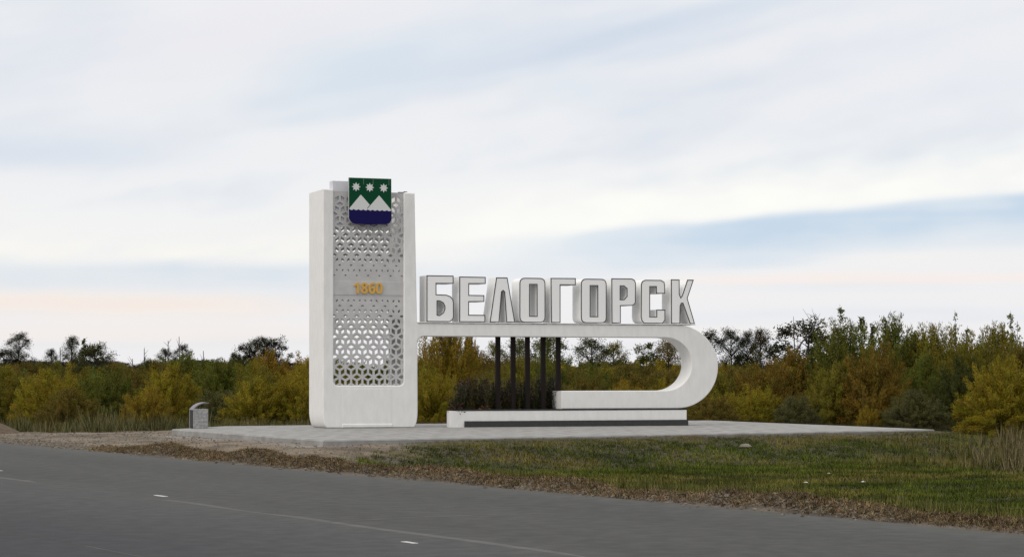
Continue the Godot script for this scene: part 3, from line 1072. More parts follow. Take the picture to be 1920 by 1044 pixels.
var bush_mesh := []
var bush_wood := []
var leaf_v := PackedVector3Array()
var leaf_n := PackedVector3Array()
var leaf_c := PackedColorArray()

func leaf_start() -> void:
	leaf_v = PackedVector3Array()
	leaf_n = PackedVector3Array()
	leaf_c = PackedColorArray()

func leaf(at: Vector3, d: Vector3, w: Vector3, c: Color, out := Vector3.UP) -> void:
	var n := d.cross(w).normalized()
	if n.dot(out) < 0.0:
		n = -n
		w = -w
	# rounded like a curled blade, so that it also catches the light from its side of the crown
	n = (n * 0.40 + out.normalized() * 0.80).normalized()
	leaf_v.append(at - w)
	leaf_v.append(at + w)
	leaf_v.append(at + d)
	for k in 3:
		leaf_n.append(n)
		leaf_c.append(c)

func leaf_mesh() -> ArrayMesh:
	var arr := []
	arr.resize(Mesh.ARRAY_MAX)
	arr[Mesh.ARRAY_VERTEX] = leaf_v
	arr[Mesh.ARRAY_NORMAL] = leaf_n
	arr[Mesh.ARRAY_COLOR] = leaf_c
	var m := ArrayMesh.new()
	m.add_surface_from_arrays(Mesh.PRIMITIVE_TRIANGLES, arr)
	return m

func rnd3(s := 1.0) -> Vector3:
	return Vector3(rng.randf_range(-s, s), rng.randf_range(-s, s), rng.randf_range(-s, s))

# tint of one shoot: lighter, darker, yellower or browner than its neighbours
func shoot_tint(rough: float) -> Color:
	var g := rng.randf_range(1.0 - rough, 1.0)
	return Color(g * rng.randf_range(0.85, 1.0), g * rng.randf_range(0.86, 1.0), g * rng.randf_range(0.6, 1.0))

# a bush: shoots that spread from the foot and end on an uneven dome; size about 3 m wide and 2.4 m high
func build_bush(shoots: int, per: int, wide: float, tall: float, upright: float, rough: float) -> void:
	leaf_start()
	var st := start()
	var lobes := []
	for i in 7:
		var a := rng.randf() * TAU
		lobes.append([Vector3(cos(a), rng.randf_range(0.0, 1.2), sin(a)).normalized(), rng.randf_range(0.78, 1.12)])
	for i in shoots:
		var a := rng.randf() * TAU
		var up := pow(rng.randf(), 0.8)
		var dir := Vector3(cos(a) * sqrt(1.0 - up * up), up, sin(a) * sqrt(1.0 - up * up))
		var reach := rng.randf_range(0.80, 1.03)
		for l in lobes:
			var near: float = maxf(0.0, dir.dot(l[0]) - 0.72) / 0.28
			reach *= lerpf(1.0, l[1], near)
		var tip := Vector3(dir.x * wide * 0.5, dir.y * tall, dir.z * wide * 0.5) * reach
		tip += Vector3(0, rng.randf() * rng.randf() * 0.22 * tall * upright * upright, 0)
		var foot := Vector3(rng.randf_range(-0.2, 0.2), 0, rng.randf_range(-0.2, 0.2)) * wide * 0.3
		var bend := Vector3(tip.x * 0.55, tip.y * 0.45 + 0.15 * tall, tip.z * 0.55)
		bend = bend.lerp(foot.lerp(tip, 0.5), upright * 0.3)
		if i % 7 == 0:
			tube(st, foot, bend, 0.018, 0.010, 4)
			tube(st, bend, tip.lerp(bend, 0.2), 0.010, 0.004, 4)
		var tint := shoot_tint(rough)
		for k in per:
			var t := pow(rng.randf(), 0.5)
			t = 0.18 + 0.84 * t
			var at := foot.lerp(bend, t).lerp(bend.lerp(tip, t), t)
			var along := (tip - bend).normalized()
			var spread := rnd3(1.0) * (0.07 + 0.12 * (1.0 - t)) * wide * 0.33
			var d := (along * 0.7 + Vector3(0, 0.35 * upright, 0) + rnd3(0.75)).normalized() * rng.randf_range(0.055, 0.10)
			var w := d.cross(rnd3()).normalized() * rng.randf_range(0.009, 0.015)
			var g := rng.randf_range(0.8, 1.0)
			leaf(at + spread, d, w, Color(tint.r * g, tint.g * g, tint.b * g), Vector3(at.x, at.y * 0.6 + 0.25, at.z))
	bush_mesh.append(leaf_mesh())
	bush_wood.append(st.commit())

var tree_mesh := []
var tree_wood := []

# a tree: trunk, limbs and clumps of leaves with gaps between; height about 8 m
func build_tree(tall: float, wide: float, clumps: int, per: int, size: float, bare: float) -> void:
	leaf_start()
	var st := start()
	var lean := Vector3(rng.randf_range(-0.3, 0.3), tall * 0.55, rng.randf_range(-0.3, 0.3))
	var peak := lean + Vector3(rng.randf_range(-0.3, 0.3), tall * 0.40, rng.randf_range(-0.3, 0.3))
	tube(st, Vector3.ZERO, lean, 0.022 * tall, 0.014 * tall, 6)
	tube(st, lean, peak, 0.014 * tall, 0.004 * tall, 5)
	for i in clumps:
		var t := rng.randf_range(bare, 1.0)
		var h := t * tall * 0.95
		var from := Vector3.ZERO.lerp(lean, h / lean.y) if h < lean.y else lean.lerp(peak, (h - lean.y) / (peak.y - lean.y))
		var a := rng.randf() * TAU
		var r := wide * 0.5 * (0.25 + 0.75 * sin(PI * clampf((t - bare) / (1.02 - bare), 0.05, 0.95))) * sqrt(rng.randf())
		var c := from + Vector3(cos(a) * r, r * 0.35, sin(a) * r)
		tube(st, from - Vector3(0, r * 0.4, 0), c, 0.005 * tall, 0.002 * tall, 4)
		var cs := rng.randf_range(0.4, 1.2) * wide * 0.19
		var tint := shoot_tint(0.45)
		for k in per:
			var o := rnd3().normalized() * pow(rng.randf(), 0.6) * cs * rng.randf_range(0.8, 1.25)
			o.y *= 0.85
			var d := (o.normalized() * 0.5 + rnd3(0.8)).normalized() * size * rng.randf_range(0.7, 1.3)
			var w := d.cross(rnd3()).normalized() * size * 0.26
			var g := rng.randf_range(0.75, 1.0)
			leaf(c + o, d, w, Color(tint.r * g, tint.g * g, tint.b * g), o + Vector3(c.x * 0.4, cs * 0.4, c.z * 0.4))
	tree_mesh.append(leaf_mesh())
	tree_wood.append(st.commit())

var sap_mesh := []
var sap_wood := []

# a young slender tree: one leader, rising twigs, sparse leaves; height 4 m
func build_sapling(leaves: int, wide: float) -> void:
	leaf_start()
	var st := start()
	var tall := 4.0
	tube(st, Vector3.ZERO, Vector3(0.06, tall * 0.5, 0.03), 0.030, 0.018, 5)
	tube(st, Vector3(0.06, tall * 0.5, 0.03), Vector3(0.0, tall, 0.0), 0.018, 0.004, 5)
	for i in 34:
		var t := rng.randf_range(0.22, 0.97)
		var from := Vector3(0.04, tall * t, 0.02)
		var a := rng.randf() * TAU
		var l := wide * (1.08 - t) * rng.randf_range(0.5, 1.0)
		var to := from + Vector3(cos(a) * l * 0.6, l * 1.0, sin(a) * l * 0.6)
		to.y = minf(to.y, tall + 0.05)
		tube(st, from, to, 0.007, 0.002, 3)
		var tint := shoot_tint(0.4)
		for k in leaves:
			var at := from.lerp(to, rng.randf_range(0.1, 1.05)) + rnd3(0.06)
			var d := (rnd3() + Vector3(0, -0.3, 0)).normalized() * rng.randf_range(0.06, 0.10)
			leaf(at, d, d.cross(rnd3()).normalized() * 0.026, tint, Vector3(at.x, 0.3, at.z))
	sap_mesh.append(leaf_mesh())
	sap_wood.append(st.commit())

func tone(key: String) -> Material:
	if mats.has(key):
		return mats[key]
	var table := {
		"yellow": Color(0.330, 0.262, 0.026), "gold": Color(0.345, 0.240, 0.028), "olive": Color(0.235, 0.202, 0.028), "green": Color(0.155, 0.168, 0.028),
		"deep": Color(0.085, 0.094, 0.024), "rust": Color(0.250, 0.168, 0.028), "brown": Color(0.205, 0.152, 0.030), "grey": Color(0.155, 0.150, 0.058),
		"far": Color(0.052, 0.055, 0.025), "farbrown": Color(0.085, 0.064, 0.030), "orange": Color(0.330, 0.205, 0.026),
	}
	mats[key] = leaf_mat(table[key], 0.9)
	return mats[key]

var bark: Material

func plant(called: String, label: String, category: String, group: String, at: Vector2, leaves: ArrayMesh, wood: ArrayMesh, col: String, size: Vector3, spin: float) -> Node3D:
	var o := thing(called, label, category, Vector3(at.x, ground_y(at.x, at.y) - 0.05, at.y), spin, group)
	o.scale = size
	obj("foliage" if category != "tree" else "crown", leaves, tone(col), o)
	obj("stems" if category != "tree" else "trunk", wood, bark, o)
	return o

func make_plants() -> void:
	bark = mat(Color(0.045, 0.036, 0.027), 0.9)
	build_bush(260, 185, 3.0, 2.4, 0.4, 0.42)
	build_bush(260, 185, 3.0, 2.4, 0.8, 0.38)
	build_bush(280, 180, 3.0, 2.4, 0.2, 0.46)
	build_bush(250, 190, 3.0, 2.4, 1.0, 0.42)
	build_tree(8.0, 4.6, 34, 170, 0.24, 0.30)
	build_tree(8.0, 3.4, 28, 170, 0.24, 0.28)
	build_tree(8.0, 6.0, 36, 160, 0.26, 0.22)
	build_tree(8.0, 4.2, 90, 110, 0.15, 0.08)
	build_sapling(17, 0.9)
	build_sapling(12, 1.2)
	build_sapling(22, 0.8)
	# [x, z, height, width, shape, tone, label]
	var bushes := [
		[-17.3, -79, 2.10, 3.6, 0, "olive", "olive bush at the far left edge behind the tall weeds"],
		[-15.4, -76, 1.90, 3.2, 1, "yellow", "yellowish willow bush second from the left edge, above the pale seed heads"],
		[-14, -72.5, 1.45, 2.6, 2, "brown", "low brown tinged bush above the tall weeds, nearest the dirt mound"],
		[-14.6, -83, 2.02, 3.6, 3, "green", "green willow left of the dark green treelike bush"],
		[-12, -79.5, 2.08, 3.0, 1, "yellow", "feathery yellow bush below the dark green treelike bush"],
		[-11.7, -73, 1.35, 2.3, 3, "gold", "low bright golden bush standing left of the litter bin"],
		[-12.9, -90, 2.53, 4.0, 0, "green", "green bush below the dark bushy crown on the left"],
		[-11.2, -88, 2.34, 3.6, 2, "green", "broad green bush with a reddish bush on its right"],
		[-9.6, -76.5, 1.35, 2.6, 2, "grey", "grey green low bush directly behind the litter bin"],
		[-10.2, -96, 2.64, 3.0, 1, "orange", "rust red bush in the middle of the left thicket"],
		[-9.3, -84, 2.02, 3.2, 3, "olive", "upright olive bush behind and right of the litter bin"],
		[-8.35, -75.5, 1.70, 2.8, 0, "yellow", "rounded yellow bush just right of the litter bin lid"],
		[-7.6, -88, 2.53, 3.6, 1, "gold", "golden brown bush behind the two yellow bushes right of the bin"],
		[-6.9, -76, 1.95, 3.0, 1, "yellow", "large yellow bush between the litter bin and the tower"],
		[-6.1, -83, 2.23, 3.2, 3, "green", "tall green bush left of the dark gap beside the tower"],
		[-6.35, -95, 2.34, 2.6, 0, "deep", "dark green bush in the gap nearest the tower's left side"],
		[-5.25, -74.5, 1.90, 2.2, 1, "olive", "olive bush touching the left edge of the tower"],
		[-4, -78, 1.80, 3.0, 0, "green", "green bush seen through the lower lattice holes, left half"],
		[-3, -80, 2.20, 3.0, 2, "olive", "bush seen through the lower lattice holes, right half"],
		[-2.55, -73, 1.75, 2.6, 1, "yellow", "yellow willow bush between tower and planter"],
		[-2.75, -92, 4.00, 3.4, 2, "gold", "big rounded golden bush rising to the arm beside the tower"],
		[-1.75, -99, 3.75, 1.8, 0, "orange", "narrow orange bush between the golden bush and the first post"],
		[-0.8, -80, 1.85, 2.2, 1, "olive", "olive bush behind the leftmost steel post and the asters"],
		[0.2, -86, 2.50, 2.8, 0, "olive", "olive bush behind the second and third steel posts"],
		[1.5, -88, 2.70, 3.0, 3, "green", "green bush behind the two rightmost steel posts"],
		[2.4, -78, 1.75, 2.4, 2, "brown", "brown green bush just above the left end of the lower arm"],
		[3.1, -86, 2.30, 2.8, 1, "green", "mid green bush in the middle of the arm's opening"],
		[3.9, -77, 1.55, 2.2, 3, "gold", "low yellow orange bush in the middle of the arm's opening"],
		[4.7, -86, 2.10, 3.0, 0, "brown", "brownish bush in the right half of the arm's opening"],
		[5.3, -77.5, 1.60, 2.0, 1, "yellow", "yellow bush in the lower right corner of the arm's opening"],
		[6.4, -75, 1.10, 2.6, 2, "brown", "low brown bush under the curve of the arm"],
		[7.3, -77.5, 1.25, 2.6, 1, "yellow", "low yellow bush right of the curved arm"],
		[7.8, -86, 2.10, 3.0, 0, "olive", "olive bush touching the right side of the curve"],
		[8.4, -79, 1.50, 2.6, 3, "yellow", "bright yellow green upright bush behind the pad's rear edge"],
		[9.3, -86, 2.35, 3.2, 3, "rust", "russet brown bush left of the bare dead branch"],
		[9.6, -78.5, 1.25, 2.4, 2, "grey", "greyish low bush behind the pad, left of the dark gap"],
		[10.9, -88, 2.90, 3.8, 0, "rust", "tall russet bush under the bare dead branch"],
		[12.9, -88, 3.79, 4.2, 2, "green", "tall bright green domed bush below the highest sapling"],
		[11.3, -81, 2.20, 3.0, 1, "olive", "olive bush in front of the tall green dome"],
		[12.6, -80, 2.70, 3.2, 3, "rust", "tall rust yellow bush in the middle of the right thicket"],
		[11.9, -76.5, 0.85, 1.0, 1, "gold", "tiny yellow shrub at the rear edge of the pad"],
		[13.5, -77, 1.35, 2.6, 2, "grey", "grey brown low bush right of the tiny yellow shrub"],
		[15.3, -91, 4.08, 4.4, 0, "green", "tallest green bush of the right thicket"],
		[14.6, -82, 2.50, 3.0, 0, "green", "green bush right of the rust yellow one"],
		[16.6, -90, 3.69, 4.2, 2, "olive", "yellow green domed bush right of the tallest green one"],
		[15.9, -80, 2.30, 3.0, 1, "deep", "dark shaded bush behind the yellow ball bush"],
		[18.2, -92, 3.50, 4.2, 3, "olive", "olive bush with saplings behind it on the far right"],
		[20.2, -94, 3.79, 4.6, 0, "olive", "tall bush at the right edge behind the yellow ball bush"],
		[18, -82, 2.70, 3.4, 0, "brown", "brown green bush above the yellow ball bush"],
		[12.0, -56, 1.66, 2.5, 1, "yellow", "large yellow ball shaped willow at the right beyond the pad's corner"],
		[14.6, -65, 1.90, 2.8, 2, "olive", "olive bush at the right edge next to the yellow ball bush"],
	]
	var n := 0
	for b in bushes:
		var k: int = b[4]
		plant("bush", b[6], "bush", "autumn bushes behind the town sign", Vector2(b[0], b[1]), bush_mesh[k], bush_wood[k], b[5], Vector3(b[3] / 3.0, b[2] * 1.12 / 2.4, b[3] / 3.0), n * 2.399)
		n += 1
	# trees with trunks, near to far; [x, z, height, width factor, shape, tone, label]
	var trees := [
		[-20.4, -112.0, 3.6, 1.2, 3, "deep", "dark bushy tree rising over the left thicket"],
		[-18.0, -114.0, 2.9, 1.3, 3, "deep", "low dark tree just right of the tallest one in the left thicket"],
		[-14.6, -122.0, 2.9, 1.2, 3, "green", "green round tree over the left thicket, left of the far poplar row"],
		[12.9, -150.0, 5.2, 0.85, 3, "far", "dark poplar close to the right of the curved arm"],
		[14.3, -150.0, 5.3, 0.8, 3, "far", "dark poplar, second to the right of the curved arm"],
		[15.4, -150.0, 5.2, 0.6, 3, "far", "slim dark poplar left of the reddish one"],
		[16.3, -150.0, 5.3, 0.8, 3, "farbrown", "poplar with reddish brown foliage left of the dead branch"],
		[18.0, -140.0, 5.4, 1.2, 2, "far", "thin crowned tree behind the bare dead branch"],
		[-3.55, -105.0, 3.0, 0.7, 3, "green", "slender green tree right beside the tower under the arm"],
		[-0.85, -118.0, 4.0, 0.8, 3, "olive", "thin tree with sky gaps left of the first post"],
		[0.35, -118.0, 4.2, 0.9, 3, "green", "tree showing between the first and second steel post"],
		[1.9, -118.0, 4.4, 1.3, 3, "green", "dense green tree behind the two rightmost posts"],
		[4.2, -122.0, 4.3, 1.1, 3, "deep", "dense dark tree right of the posts under the arm"],
		[5.5, -124.0, 4.1, 0.9, 3, "olive", "gappy tree in the middle of the arm's opening"],
		[7.2, -124.0, 4.2, 1.0, 0, "green", "tree with sky gaps left of the curve in the arm's opening"],
		[8.4, -124.0, 4.2, 1.0, 3, "brown", "brownish tree against the inside of the curved arm"],
		[-86.0, -400.0, 9.6, 1.03, 3, "far", "tall far tree on the skyline nearest the left edge"],
		[-89.0, -400.0, 6.6, 1.12, 2, "far", "low far tree at the left edge of the skyline"],
		[-80.5, -400.0, 6.8, 0.94, 3, "far", "small far tree left of the thin bare pole trunk"],
		[-76.8, -400.0, 9.0, 0.85, 3, "far", "far tree with an open crown left of the dark bushy tree"],
		[-74.0, -400.0, 7.0, 0.94, 2, "far", "far tree touching the dark bushy tree on the left skyline"],
		[-57.5, -400.0, 7.6, 0.94, 3, "far", "far tree right of the bare trunks on the left skyline"],
		[-60.5, -400.0, 6.9, 1.12, 3, "far", "low far tree among the bare trunks"],
		[-46.4, -400.0, 7.6, 0.75, 2, "far", "leftmost tree of the far poplar row"],
		[-45.0, -402.0, 8.7, 0.85, 3, "far", "second tree of the far poplar row"],
		[-43.3, -400.0, 8.9, 0.94, 3, "far", "third and tallest tree of the far poplar row"],
		[-41.3, -402.0, 8.5, 0.94, 2, "far", "rightmost tree of the far poplar row"],
		[-48.6, -400.0, 6.2, 0.75, 3, "far", "small lone tree left of the far poplar row"],
	]
	for b in trees:
		var k: int = b[4]
		var s: float = b[2] / 8.0
		plant("tree", b[6], "tree", "trees on the skyline", Vector2(b[0], b[1]), tree_mesh[k], tree_wood[k], b[5], Vector3(s * b[3], s, s * b[3]), n * 2.399)
		n += 1
	var saplings := [
		[14.89, -104.0, 5.60, 1.1, 0, "green", "tallest slender sapling on the right skyline"],
		[14.02, -104.0, 4.56, 1.2, 1, "green", "thin sapling just left of the tallest one"],
		[15.87, -104.0, 5.01, 1.4, 2, "deep", "bushy grey green sapling right of the tallest one"],
		[16.36, -104.0, 4.70, 1.2, 2, "deep", "second bushy sapling above the tallest green bush"],
		[19.97, -104.0, 4.59, 1.2, 1, "green", "loose sapling with wide twigs left of the pointed one"],
		[20.11, -104.0, 5.31, 0.9, 1, "green", "pointed sapling leaning over the right thicket"],
		[20.69, -104.0, 4.59, 1.2, 0, "green", "short sapling right of the pointed one"],
		[22.65, -104.0, 5.29, 1.0, 0, "green", "tall sapling near the right edge of the picture"],
		[22.95, -104.0, 4.82, 1.2, 1, "green", "loose sapling at the right edge of the picture"],
		[-20.90, -112.0, 3.90, 1.3, 2, "deep", "wispy sapling rising out of the dark bushy tree on the left"],
		[10.60, -100.0, 3.90, 1.5, 1, "deep", "thin leafed sapling left of the bare dead branch"],
		[-3.95, -100.0, 2.90, 1.0, 1, "green", "sapling showing just right of the tower below the arm"],
	]
	for b in saplings:
		var k: int = b[4]
		var s: float = b[2] / 4.0
		plant("sapling", b[6], "sapling", "young trees in the thicket", Vector2(b[0], b[1]), sap_mesh[k], sap_wood[k], b[5], Vector3(s * b[3], s, s * b[3]), n * 2.399)
		n += 1
	# bare trunks and a dead branch
	var grey := mat(Color(0.10, 0.09, 0.085), 0.9)
	for b in [[-40.0, -203.0, 4.6, "thin bare pole trunk on the left skyline, alone"], [-32.8, -204.0, 4.5, "bare trunk left of the tallest pair of dead trunks"], [-30.6, -204.0, 5.2, "tall forked dead trunk, left one of the tallest pair"], [-29.9, -206.0, 5.6, "tallest dead trunk on the left skyline"], [-27.4, -204.0, 4.3, "thin bare trunk right of the tallest pair of dead trunks"], [-33.9, -205.0, 3.6, "shortest bare trunk left of the dead pair"], [-49.0, -230.0, 3.9, "bare leaning stem near the far left trees"]]:
		var st := start()
		var top := Vector3(rng.randf_range(-0.1, 0.1), b[2], 0)
		tube(st, Vector3.ZERO, top, 0.085, 0.03, 5)
		for k in 5:
			var t := rng.randf_range(0.6, 0.95)
			tube(st, top * t, top * t + Vector3(rng.randf_range(-0.4, 0.4), rng.randf_range(0.3, 0.7), rng.randf_range(-0.3, 0.3)), 0.025, 0.008, 4)
		var o := obj("bare_trunk", st.commit(), grey)
		tag(o, b[3], "dead tree", "bare trunks on the left skyline")
		o.position = Vector3(b[0], -0.8, b[1])
	var st2 := start()
	var path := [Vector3(0, 0, 0), Vector3(0.15, 1.9, 0), Vector3(0.0, 2.65, 0.1), Vector3(0.45, 3.35, 0), Vector3(0.85, 3.75, 0), Vector3(1.05, 4.35, 0)]
	for i in 5:
		tube(st2, path[i], path[i + 1], 0.075 - i * 0.013, 0.062 - i * 0.013, 5)
	tube(st2, Vector3(0.15, 2.9, 0.1), Vector3(0.12, 3.6, 0.1), 0.03, 0.02, 4)
	tube(st2, Vector3(0.12, 3.6, 0.1), Vector3(0.10, 4.35, 0.1), 0.02, 0.008, 4)
	for k in 16:
		var i := rng.randi_range(2, 4)
		var from: Vector3 = path[i].lerp(path[i + 1], rng.randf())
		tube(st2, from, from + Vector3(rng.randf_range(-0.5, 0.6), rng.randf_range(0.1, 0.7), rng.randf_range(-0.4, 0.4)), 0.014, 0.004, 3)
	var dead := obj("dead_tree", st2.commit(), grey)
	tag(dead, "bare crooked dead tree with forked branches above the russet bush", "dead tree")
	dead.position = Vector3(10.95, -0.7, -90.0)

func make_thicket() -> void:
	# scrub behind the bushes that reads as one mass
	var keys := ["olive", "green", "brown", "yellow"]
	var where := [[], [], [], []]
	var tint := [[], [], [], []]
	for i in 240:
		var dist := rng.randf_range(88.0, 175.0)
		var px := rng.randf_range(-1020.0, 1010.0)
		var x := px / 4300.0 * dist
		var right := soft(560.0, 720.0, px)
		var h := rng.randf_range(1.9, 2.7) * lerpf(1.0, 1.14, right) + (dist - 88.0) * 0.004
		var wd := rng.randf_range(3.2, 5.0)
		var k := rng.randi_range(0, 3)
		var b := Basis(Vector3.UP, rng.randf() * TAU).scaled(Vector3(wd / 3.0, h / 2.4, wd / 3.0))
		where[k].append(Transform3D(b, Vector3(x, -0.78, -dist)))
		var g := rng.randf_range(0.65, 1.15)
		tint[k].append(Color(g * rng.randf_range(0.9, 1.1), g, g))
	var o := thing("scrub_thicket", "dense olive and brown scrub filling in behind the single bushes", "scrub", Vector3(0, 0, -100))
	o.set_meta("kind", "stuff")
	for k in 4:
		for i in where[k].size():
			where[k][i].origin += Vector3(0, 0, 100)
		copies("scrub", bush_mesh[k], tone(keys[k]), where[k], tint[k], o)
	# dark ridge of far forest
	where = []
	tint = []
	for i in 300:
		var dist := rng.randf_range(560.0, 760.0)
		var x := (rng.randf_range(-1100.0, 1100.0)) / 4300.0 * dist
		var h := rng.randf_range(4.2, 6.2) * (1.0 if x < -60.0 else 0.8)
		where.append(Transform3D(Basis(Vector3.UP, rng.randf() * TAU).scaled(Vector3(2.0, h / 8.0, 2.0)), Vector3(x, -0.8, -dist)))
		var g := rng.randf_range(0.8, 1.2)
		tint.append(Color(g, g, g * 1.1))
	var f := copies("far_forest", tree_mesh[2], leaf_mat(Color(0.026, 0.029, 0.027), 0.2), where, tint)
	f.set_meta("label", "dark band of far forest along the horizon")
	f.set_meta("category", "forest")

func tuft(blades: int, h: float, spread: float, wd: float) -> ArrayMesh:
	leaf_start()
	for i in blades:
		var a := rng.randf() * TAU
		var at := Vector3(cos(a), 0, sin(a)) * spread * rng.randf() - Vector3(0, 0.015, 0)
		var d := Vector3(cos(a) * rng.randf_range(0.1, 0.7), 1.0, sin(a) * rng.randf_range(0.1, 0.7)).normalized() * h * rng.randf_range(0.5, 1.0)
		var w := Vector3(-sin(a), 0, cos(a)).rotated(Vector3.UP, rng.randf_range(-0.8, 0.8)) * wd
		var g := rng.randf_range(0.7, 1.0)
		leaf(at, d, w, Color(g * rng.randf_range(0.9, 1.0), g, g * 0.9), Vector3(cos(a) * 0.5, 1.0, sin(a) * 0.5))
	return leaf_mesh()

func make_grass() -> void:
	var lawn := []
	var lawn_t := []
	var tall := []
	var tall_t := []
	var straw := []
	var straw_t := []
	var weeds := []
	var weeds_t := []
	var short := tuft(9, 0.10, 0.07, 0.006)
	var long_ := tuft(11, 0.42, 0.10, 0.008)
	var stalk := tuft(8, 0.62, 0.12, 0.009)
	var litter := tuft(10, 0.055, 0.06, 0.0045)
	var tries := 0
	while tries < 330000:
		tries += 1
		# even over the ground inside the view, with a little to spare on each side
		var dist := sqrt(rng.randf_range(21.0 * 21.0, 82.0 * 82.0))
		var x := rng.randf_range(-0.245, 0.245) * dist
		var z := -dist
		var p := x * M_DIR.x + z * M_DIR.z
		var q := x * R_DIR.x + z * R_DIR.z
		if p < 15.75:
			continue
		var d := pad_distance(x, z)
		if d < 0.03:
			continue
		var n := bumps.get_noise_2d(x * 14.0, z * 14.0)
		var n2 := bumps.get_noise_2d(x * 45.0 + 70.0, z * 45.0)
		var s := sandy(p, q)
		var w := windrow(p, q)
		var at := Vector3(x, ground_y(x, z), z)
		var turn := Basis(Vector3.UP, rng.randf() * TAU)
		if w > 0.05 and rng.randf() < 0.8:
			var sc := rng.randf_range(0.6, 1.5)
			straw.append(Transform3D(Basis(Vector3(rng.randf_range(-1, 1), 0, rng.randf_range(-1, 1)).normalized(), rng.randf_range(0.0, 1.5)) * turn * sc, at + Vector3(0, 0.02, 0)))
			var g := rng.randf_range(0.35, 1.15)
			straw_t.append(Color(0.235 * g, 0.155 * g * rng.randf_range(0.85, 1.1), 0.090 * g * rng.randf_range(0.7, 1.1)))
			continue
		if p < 16.4:
			continue
		if rng.randf() < s * 1.02:
			continue
		var behind := q > 57.0 + (p - 19.6) * 0.02 or p > 37.2 + maxf(0.0, 44.0 - q) * 0.15
		if not behind and q < 60.0:
			var bare := 1.0 - soft(0.25, 1.0, d + n2 * 0.9)
			if rng.randf() < bare * 0.85:
				continue
			# short green sward, browner in patches and towards the pad
			var dry := clampf(0.14 + 0.24 * soft(24.0, 33.0, p) + n * 1.7 + n2 * 1.3 + 0.5 * (1.0 - soft(0.5, 3.5, d)), 0.0, 1.0)
			var c := Color(0.100, 0.122, 0.012).lerp(Color(0.185, 0.138, 0.042), dry * rng.randf_range(0.5, 1.1))
			var near_road := 1.0 - soft(16.8, 20.5, p + n * 2.0)
			var rightmost := soft(28.0, 36.0, p + n * 3.0)
			var longer := clampf(near_road * soft(4.0, 10.0, 40.0 - q) * 0.35 + rightmost * 0.35, 0.0, 0.7) * soft(1.5, 5.0, d)
			if rng.randf() < longer * 0.35:
				tall.append(Transform3D(turn * rng.randf_range(0.25, 0.8), at))
				tall_t.append(c.lerp(Color(0.20, 0.155, 0.075), rng.randf() * 0.7) * rng.randf_range(0.7, 1.2))
			else:
				lawn.append(Transform3D(turn * (rng.randf_range(0.45, 1.2) * lerpf(0.5, 1.0, soft(0.3, 3.0, d))), at))
				lawn_t.append(c * rng.randf_range(0.35, 1.5) * clampf(1.0 + n2 * 0.9, 0.5, 1.4))
		else:
			var right := x > 3.0
			if rng.randf() < (0.75 if right else 0.5):
				continue
			var dry := clampf(0.35 + n * 1.3 + (0.35 if x > -8.6 else 0.0) * soft(3.0, 1.0, d) + 0.3 * soft(-13.0, -15.0, x), 0.0, 1.0)
			var c := Color(0.115, 0.116, 0.042).lerp(Color(0.27, 0.205, 0.105), dry * rng.randf())
			var h := rng.randf_range(0.3, 0.9) * lerpf(0.45, 1.1, soft(0.2, 2.5, d)) * clampf(0.85 + n2 * 1.5 + n * 0.8, 0.45, 1.5)
			if rng.randf() < 0.06:
				h *= 1.5
			if right:
				c = Color(0.050, 0.046, 0.018)
				h *= 0.42
			elif x > -8.6:
				h *= 0.6
			weeds.append(Transform3D(turn * h, at))
			weeds_t.append(c * rng.randf_range(0.6, 1.2))
	# a paler drift of dry grass at the right edge
	for i in 900:
		var dist := 51.0 + rng.randfn(0.0, 3.5)
		var x := dist * (0.232 + rng.randfn(0.0, 0.012))
		tall.append(Transform3D(Basis(Vector3.UP, rng.randf() * TAU) * rng.randf_range(0.45, 1.25), Vector3(x, ground_y(x, -dist), -dist)))
		tall_t.append(Color(0.22, 0.170, 0.090) * rng.randf_range(0.45, 1.1))
	# the ridge of clippings
	for i in 42000:
		var q := rng.randf_range(13.0, 50.0)
		var p := 16.12 + rng.randfn(0.0, 0.27)
		if p < 15.66 or windrow(p, q) < 0.012:
			continue
		var at := M_DIR * p + R_DIR * q
		at.y = ground_y(at.x, at.z) + rng.randf_range(-0.01, 0.03)
		var sc := rng.randf_range(0.35, 1.1)
		straw.append(Transform3D(Basis(Vector3(rng.randf_range(-1, 1), 0, rng.randf_range(-1, 1)).normalized(), rng.randf_range(0.0, 1.6)) * Basis(Vector3.UP, rng.randf() * TAU) * sc, at))
		var g := rng.randf_range(0.15, 1.25) * (1.0 + 0.6 * bumps.get_noise_2d(q * 40.0, p * 40.0))
		straw_t.append(Color(0.30 * g, 0.215 * g * rng.randf_range(0.85, 1.1), 0.140 * g * rng.randf_range(0.75, 1.1)))
	var gm := leaf_mat(Color(1, 1, 1), 0.35)
	for e in [["short_grass", short, lawn, lawn_t, "short green and brown grass on the verge between road and pad", "grass"], ["tall_grass", long_, tall, tall_t, "taller tufts of grass on the right of the verge", "grass"], ["dry_clippings", litter, straw, straw_t, "ridge of brown dry clippings and soil along the road edge", "clippings"], ["weeds", stalk, weeds, weeds_t, "tall grey green weeds behind the pad and beside the dirt", "weeds"]]:
		var o := copies(e[0], e[1], gm, e[2], e[3])
		o.set_meta("label", e[4])
		o.set_meta("category", e[5])
	print("lawn ", lawn.size(), " tall ", tall.size(), " straw ", straw.size(), " weeds ", weeds.size())

